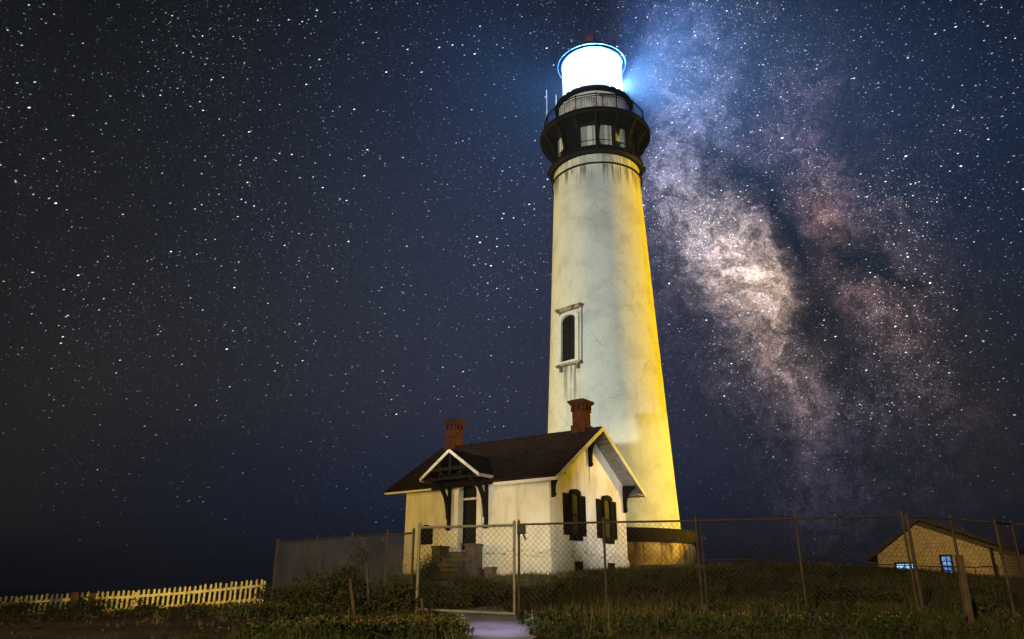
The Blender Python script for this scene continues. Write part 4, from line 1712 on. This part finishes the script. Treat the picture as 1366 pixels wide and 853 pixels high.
def build_picket():
    y_top = lambda px: np.interp(px, [-40, 0, 120, 170, 250, 350], [797, 796, 789, 788, 782, 772])
    y_bot = lambda px: np.interp(px, [-40, 0, 120, 170, 250, 350], [836, 834, 824, 822, 816, 809])
    dep = lambda px: np.interp(px, [-40, 350], [22.8, 24.2])
    p0 = at(350, 809, 24.2)
    t = thing('picket_fence', 'old white picket fence lit yellow at its upper end, left of the yard', 'fence', p0)
    px = 346.0
    rs = np.random.RandomState(4)
    k = 0
    while px > -45:
        Y = float(dep(px))
        a = at(px, float(y_bot(px)), Y)
        b = at(px, float(y_top(px)) + rs.uniform(-0.8, 0.8), Y)
        b = Vector((a.x + rs.uniform(-0.012, 0.012), a.y, b.z))
        if not (90 < px < 98 or 114 < px < 122):
            w = 0.064
            hgt = b.z - a.z
            mb = MB()
            tilt = b.x - a.x
            poly = [(-w / 2, -0.12), (w / 2, -0.12), (w / 2 + tilt, hgt - 0.03), (tilt + w * .22, hgt), (tilt - w * .22, hgt), (-w / 2 + tilt, hgt - 0.03)]
            mb.prism(poly, a - p0, (1, 0, 0), (0, 0, 1), 0.022)
            mb.build('picket', M['picket'], t)
        px -= 6.9 + rs.uniform(-0.25, 0.25)
        k += 1
    pxs = [348, 300, 250, 200, 171, 120, 94, 50, 0, -42]
    for f, nm in ((0.74, 'rail'), (0.26, 'rail')):
        mb = MB()
        for i in range(len(pxs) - 1):
            pts = []
            for q in (pxs[i], pxs[i + 1]):
                Y = float(dep(q)) - 0.035
                yb, yt = float(y_bot(q)), float(y_top(q))
                a = at(q, yb, Y).z
                b = at(q, yt, Y).z
                p = at(q, yb + (yt - yb) * f, Y)
                pts.append(Vector((p.x, p.y - (0.0 if f > .5 else -0.085), p.z)) - p0)
            mb.bar(pts[0], pts[1], 0.04, 0.075)
        mb.build(nm, M['picket'], t)
    for q in (349, 178, 17):
        Y = float(dep(q)) + 0.06
        a, b = at(q, float(y_bot(q)) + 2, Y), at(q, float(y_top(q)) + 3, Y)
        mb = MB()
        mb.bar(a - p0 - Vector((0, 0, .2)), Vector((a.x, a.y, b.z)) - p0, 0.11)
        mb.build('post', M['picket'], t)


build_picket()


def build_railing():
    t = None
    nodes = [(928, 748, 765, 33.5), (948, 747, 765, 33.5), (985, 746, 765, 33.5), (1022, 746, 765, 33.5), (1062, 745, 765, 33.2), (1108, 744, 765, 33)]
    tops = [at(px, pt, Y) for px, pt, pb, Y in nodes]
    o = tops[0].copy()
    o.z = h1(o.x, o.y)
    t = thing('pipe_railing', 'thin dark pipe railing along the grassy crest behind the lighthouse', 'railing', o)
    mb = MB()
    for a, b in zip(tops, tops[1:]):
        mb.tube([a - o, b - o], 0.025, 6)
    mb.build('rail', M['galv_dull'], t)
    for p in tops:
        mb = MB()
        mb.tube([Vector((p.x, p.y, h1(p.x, p.y) - .2)) - o, p - o], 0.025, 6)
        mb.build('post', M['galv_dull'], t)
    nodes = [(1088, 747, 34), (1130, 750, 34), (1168, 753, 34.5), (1240, 756, 34.5), (1300, 757, 34.5), (1330, 755, 34.5)]
    tops = [at(*n) for n in nodes]
    o = tops[0].copy()
    o.z = h1(o.x, o.y)
    t = thing('pipe_railing', 'thin dark pipe railing dipping along the crest in front of the tan shed', 'railing', o)
    mb = MB()
    for a, b in zip(tops, tops[1:]):
        mb.tube([a - o, b - o], 0.025, 6)
    mb.build('rail', M['galv_dull'], t)
    for p in tops:
        mb = MB()
        mb.tube([Vector((p.x, p.y, h1(p.x, p.y) - .2)) - o, p - o], 0.025, 6)
        mb.build('post', M['galv_dull'], t)


build_railing()


# ------------------------------------------------------------------ vegetation
def in_house(x, y, m=0.1):
    dx, dy = x - HX, y - HY
    c, s = math.cos(-HROT), math.sin(-HROT)
    lx, ly = dx * c - dy * s, dx * s + dy * c
    inside = (lx > -LEN - m) & (lx < m) & (ly > -m) & (ly < WID + m)
    steps = (lx > -5.1) & (lx < -2.7) & (ly > -2.6) & (ly <= 0)
    tower = (x - TX) ** 2 + (y - TY) ** 2 < 4.45 ** 2
    return inside | steps | tower


def track(x, y):
    """bare dirt that crosses the foreground at the left, in front of the picket fence's shrubs"""
    n = 0.25 * vnoise(x * 1.3, y * 1.3, 51)
    edge = np.clip((-2.6 - x) / 0.8 + n, 0, 1)
    near = edge * np.clip((19.2 + 0.06 * x - y) / 1.2 + n, 0, 1) * np.clip((y - 8.2) / 0.8 + n, 0, 1)
    shr = np.exp(-((x + 4.6) / 1.0) ** 2 - ((y - 14.8) / 1.2) ** 2)
    return np.clip(near - shr, 0, 1) * 0.97


def scatter(n, xlo, xhi, ylo, yhi, keep):
    x = np.random.uniform(xlo, xhi, n)
    y = np.random.uniform(ylo, yhi, n)
    # only what the camera might see, and a margin round it
    vis = np.abs(x) < y * 0.80 + 2.0
    k = vis & ~in_house(x, y) & (np.abs(x - path_x(y)) > np.where(y < 15, np.interp(y, [6, 9, 11.5, 14], [0.30, 0.38, 0.5, 0.62]) + 0.25 * np.random.rand(n), 0.35 * np.random.rand(n))) & (np.random.rand(n) < keep(x, y))
    return x[k], y[k]


def blades(name, x, y, hmin, hmax, wmin, lean, mat, per=4):
    n = len(x)
    V, T = [], []
    for j in range(per):
        a = np.random.rand(n) * 6.283
        h = np.random.uniform(hmin, hmax, n)
        w = np.random.uniform(wmin, wmin * 2, n)
        ox = x + np.random.normal(0, 0.05, n)
        oy = y + np.random.normal(0, 0.05, n)
        oz = H(ox, oy) - 0.02
        ln = np.random.uniform(0.1, lean, n) * h
        bx, by = np.cos(a + 1.57) * w, np.sin(a + 1.57) * w
        p0 = np.stack([ox - bx, oy - by, oz], -1)
        p1 = np.stack([ox + bx, oy + by, oz], -1)
        p2 = np.stack([ox + np.cos(a) * ln, oy + np.sin(a) * ln, oz + h], -1)
        V.append(np.stack([p0, p1, p2], 1).reshape(-1, 3))
    V = np.concatenate(V)
    return big_mesh(name, V, np.arange(len(V)).reshape(-1, 3), mat, 3)


def leaf_cloud(c, size):
    """four corners of randomly turned leaf shaped faces at centres c"""
    n = len(c)
    d1 = np.random.normal(size=(n, 3))
    d1 /= np.linalg.norm(d1, axis=1)[:, None]
    d2 = np.random.normal(size=(n, 3))
    d2 = np.cross(d1, d2)
    d2 /= np.linalg.norm(d2, axis=1)[:, None]
    s = np.asarray(size).reshape(-1, 1) * np.ones((n, 1))
    return np.stack([c - d1 * s, c + d2 * s * 0.45, c + d1 * s, c - d2 * s * 0.45], 1).reshape(-1, 3)


def build_ground_plants():
    bare = lambda x, y: 1.0 - np.clip(track(x, y) * 1.02, 0, 1)
    dens = lambda x, y: bare(x, y) * np.clip(0.55 + 0.45 * vnoise(x * 0.9, y * 0.9, 11), 0.08, 1.0)
    x, y = scatter(70000, -20, 26, 6, 34, dens)
    o = blades('grass', x, y, 0.06, 0.24, 0.008, 0.9, M['grass'])
    tag(o, kind='stuff')
    x, y = scatter(26000, -20, 26, 6, 34, lambda x, y: bare(x, y) * np.clip(vnoise(x * 1.1 + 4, y * 1.1, 61) * 0.9 - 0.1, 0, 1))
    tag(blades('dry_grass', x, y, 0.10, 0.30, 0.006, 1.0, M['dry_grass'], 5), kind='stuff')
    # low leafy ground cover in clumps
    x, y = scatter(64000, -20, 26, 6, 32, lambda x, y: bare(x, y) * np.clip(vnoise(x * 0.7 + 9, y * 0.7, 21) * 0.9, 0, 1))
    n = len(x)
    lump = np.clip(vnoise(x * 1.7, y * 1.7, 31), 0, 1.5)
    C, S = [], []
    for j in range(4):
        cx = x + np.random.normal(0, 0.09, n)
        cy = y + np.random.normal(0, 0.09, n)
        cz = H(cx, cy) + np.random.uniform(0.0, 0.05, n) + lump * np.random.uniform(0.02, 0.12, n) * np.clip((cy - 6) / 8, 0.35, 1)
        C.append(np.stack([cx, cy, cz], -1))
        S.append(np.random.uniform(0.02, 0.05, n) * np.interp(cy, [8, 12, 18], [0.45, 0.7, 1.0]))
    V = leaf_cloud(np.concatenate(C), np.concatenate(S))
    o = big_mesh('ground_cover', V, np.arange(len(V)).reshape(-1, 4), M['cover'], 4)
    tag(o, kind='stuff')
    # dry litter
    x, y = scatter(9000, -18, 22, 6, 26, lambda x, y: np.clip(0.3 + 0.7 * vnoise(x, y, 41), 0, 1))
    c = np.stack([x, y, H(x, y) + np.random.uniform(0.005, 0.09, len(x))], -1)
    V = leaf_cloud(c, np.random.uniform(0.02, 0.05, len(x)))
    tag(big_mesh('dry_litter', V, np.arange(len(V)).reshape(-1, 4), M['dryleaf'], 4), kind='stuff')
    # flowering patches: (px, py, Y, half width m, half depth m, count)
    C, S, FC, FS = [], [], [], []
    for px, py, Y, wx, wy, cnt in FLOWER_PATCHES:
        g = at(px, py, Y)
        rx = np.random.normal(0, 0.5, cnt) * wx
        ry = np.random.normal(0, 0.5, cnt) * wy
        xx, yy = g.x + rx, g.y + ry
        k = np.abs(xx - path_x(yy)) > 0.42
        xx, yy = xx[k], yy[k]
        zz = H(xx, yy)
        for j in range(10):
            cx, cy = xx + np.random.normal(0, .05, len(xx)), yy + np.random.normal(0, .05, len(xx))
            C.append(np.stack([cx, cy, zz + np.random.uniform(0, 0.20, len(xx))], -1))
            S.append(np.random.uniform(0.02, 0.045, len(xx)))
        k = np.random.rand(len(xx)) < 0.55
        for j in range(4):
            FC.append(np.stack([xx[k], yy[k], zz[k] + 0.19], -1) + np.random.normal(0, 0.014, (k.sum(), 3)) + np.random.uniform(0, .05, (k.sum(), 1)) * 0)
            FS.append(np.full(k.sum(), 0.013))
    V = leaf_cloud(np.concatenate(C), np.concatenate(S))
    tag(big_mesh('flower_foliage', V, np.arange(len(V)).reshape(-1, 4), M['cover'], 4), kind='stuff')
    V = leaf_cloud(np.concatenate(FC), np.concatenate(FS))
    tag(big_mesh('flowers', V, np.arange(len(V)).reshape(-1, 4), M['flower'], 4), kind='stuff')


FLOWER_PATCHES = [
    (530, 846, 9.6, 1.6, 0.8, 330),
    (600, 843, 9.9, 0.7, 0.7, 220),
    (450, 850, 9.2, 1.0, 0.5, 110),
    (345, 830, 14.2, 1.2, 0.7, 130),
    (860, 848, 9.6, 1.8, 0.6, 60),
    (1130, 845, 10.0, 2.4, 0.7, 70),
    (1020, 820, 13.0, 2.0, 1.0, 60),
    (720, 838, 11.0, 0.6, 0.7, 60),
]
build_ground_plants()


def shrub(name, label, x, y, w, h, mat, leaves=1500, leaf=0.034, group=None, stems=7):
    z = h1(x, y)
    t = thing(name, label, 'shrub', (x, y, z), 0, group)
    rs = np.random.RandomState(int(abs(x * 131 + y * 17)) % 99991)
    st = MB()
    C = []
    tips = []
    for k in range(stems):
        a = rs.rand() * 6.28
        r = w * (0.25 + 0.65 * rs.rand())
        tip = Vector((math.cos(a) * r, math.sin(a) * r * 0.8, h * (0.45 + 0.55 * rs.rand()) * (1 - 0.25 * (r / w))))
        midp = tip * 0.5 + Vector((rs.normal() * 0.06 * w, rs.normal() * 0.06 * w, h * 0.08))
        st.tube([(0, 0, -0.1), midp, tip], 0.022, 5, r2=0.006)
        tips.append(tip)
        for q in range(3):
            e = midp.lerp(tip, rs.rand()) + Vector(rs.normal(size=3)) * 0.22 * h
            e.z = max(e.z, 0.06)
            tips.append(e)
            st.tube([midp.lerp(tip, 0.2 + 0.6 * rs.rand()), e], 0.008, 4, r2=0.003)
    st.build('stem', M['stem'], t)
    per = max(8, leaves // len(tips))
    for tip in tips:
        c = np.array(tip)[None, :] + rs.normal(size=(per, 3)) * np.array([0.19 * w, 0.17 * w, 0.15 * h])
        C.append(c)
    base = rs.uniform(-1, 1, (leaves // 4, 3)) * np.array([w * 0.8, w * 0.7, h * 0.28]) + np.array([0, 0, h * 0.25])
    C.append(base)
    C = np.concatenate(C)
    C = C[C[:, 2] > 0.01]
    old = np.random.get_state()
    np.random.seed(int(abs(x * 57 + y * 7)) % 9973)
    V = leaf_cloud(C, rs.uniform(leaf * .6, leaf * 1.3, len(C)))
    np.random.set_state(old)
    f = big_mesh('foliage', V, np.arange(len(V)).reshape(-1, 4), mat, 4)
    f.parent = t
    return t


SHRUBS = [
    ('shrub', 'pale olive shrub at the sagging fence behind the leaning stake', 452, 806, 14.8, 0.6, 0.85, 'shrub', 2000),
    ('shrub', 'broad dark shrub between the leaning stake and the gate', 518, 808, 14.0, 0.5, 0.62, 'shrub', 1500),
    ('shrub', 'low olive shrub at the corner post of the sagging fence', 392, 810, 16.0, 0.7, 0.42, 'shrub', 1500),
    ('shrub', 'rounded shrub at the upper end of the yellow picket fence', 375, 800, 20.0, 0.45, 0.6, 'shrub', 1500),
    ('shrub', 'fresh green shrub beside the cottage steps', 572, 772, 28.6, 0.50, 0.95, 'shrub_green', 1300),
    ('shrub', 'dark low shrub in front of the reddish posts of the picket fence', 105, 836, 20.5, 0.95, 0.55, 'shrub', 1500),
    ('shrub', 'dark low shrub in front of the middle of the picket fence', 185, 834, 20.0, 0.8, 0.28, 'shrub', 1200),
    ('shrub', 'dark shrub at the lowest left end of the picket fence', 6, 842, 20.0, 0.7, 0.45, 'shrub', 1000),
    ('shrub', 'spreading low shrub in front of the lit end of the picket fence', 268, 830, 20.0, 0.9, 0.25, 'shrub', 1400),
    ('shrub', 'dark shrub behind the sagging fence near the cottage end', 500, 776, 22.5, 1.0, 1.0, 'shrub', 1800),
    ('shrub', 'low tuft of foliage inside the gate left of the path', 600, 812, 15.6, 0.55, 0.35, 'shrub', 1000),
    ('shrub', 'olive shrub inside the gate right of the path', 655, 808, 16.5, 0.8, 0.45, 'shrub', 1500),
    ('shrub', 'pale spreading shrub on the slope before the lighthouse plinth', 862, 806, 16.6, 0.6, 0.42, 'shrub', 1200),
    ('shrub', 'leafy shrub on the slope behind the long fence midway to the shed', 1125, 806, 16.6, 0.9, 0.4, 'shrub', 1300),
    ('shrub', 'low shrub at the foot of the weathered leaning post', 1318, 836, 12.0, 0.45, 0.3, 'shrub', 800),
]
for nm, lab, px, py, Y, w, h, mt, lv in SHRUBS:
    p = at(px, py, Y)
    shrub(nm, lab, p.x, p.y, w, h, M[mt], int(lv * 1.7))

TUFTS = [(735, 800, 17.5, .42, .30), (775, 786, 21.0, .5, .32), (845, 788, 20.5, .45, .3), (905, 783, 22, .5, .34), (968, 796, 18, .5, .32),
         (1010, 783, 22, .55, .33), (1050, 802, 16.8, .4, .28), (1085, 786, 20.5, .5, .3), (1160, 790, 19.5, .5, .34), (1180, 806, 16.4, .42, .28),
         (1240, 788, 20.0, .5, .3), (960, 774, 25, .6, .32), (1110, 775, 25, .6, .3), (820, 776, 24.5, .5, .28)]
for px, py, Y, w, h in TUFTS:
    p = at(px, py, Y)
    shrub('shrub', 'knee high olive tuft dotting the dark slope between the long fence and the crest', p.x, p.y, w, h, M['tuft'], 900, 0.03,
          'olive tufts on the slope behind the long fence', 6)

# ------------------------------------------------------------------ damp sea air
def build_haze():
    mb = MB()
    mb.box((-3300, -3300, -17.5), (3300, 3300, 39.0))
    m = bpy.data.materials.new('sea air')
    m.use_nodes = True
    nt = m.node_tree
    nt.nodes.clear()
    v = nt.nodes.new('ShaderNodeVolumePrincipled')
    v.inputs['Color'].default_value = (0.80, 0.88, 1.0, 1)
    v.inputs['Density'].default_value = HAZE
    v.inputs['Anisotropy'].default_value = 0.0
    o = nt.nodes.new('ShaderNodeOutputMaterial')
    nt.links.new(v.outputs[0], o.inputs['Volume'])
    h = mb.build('haze', m)
    tag(h, kind='stuff')


HAZE = 0.00035
build_haze()
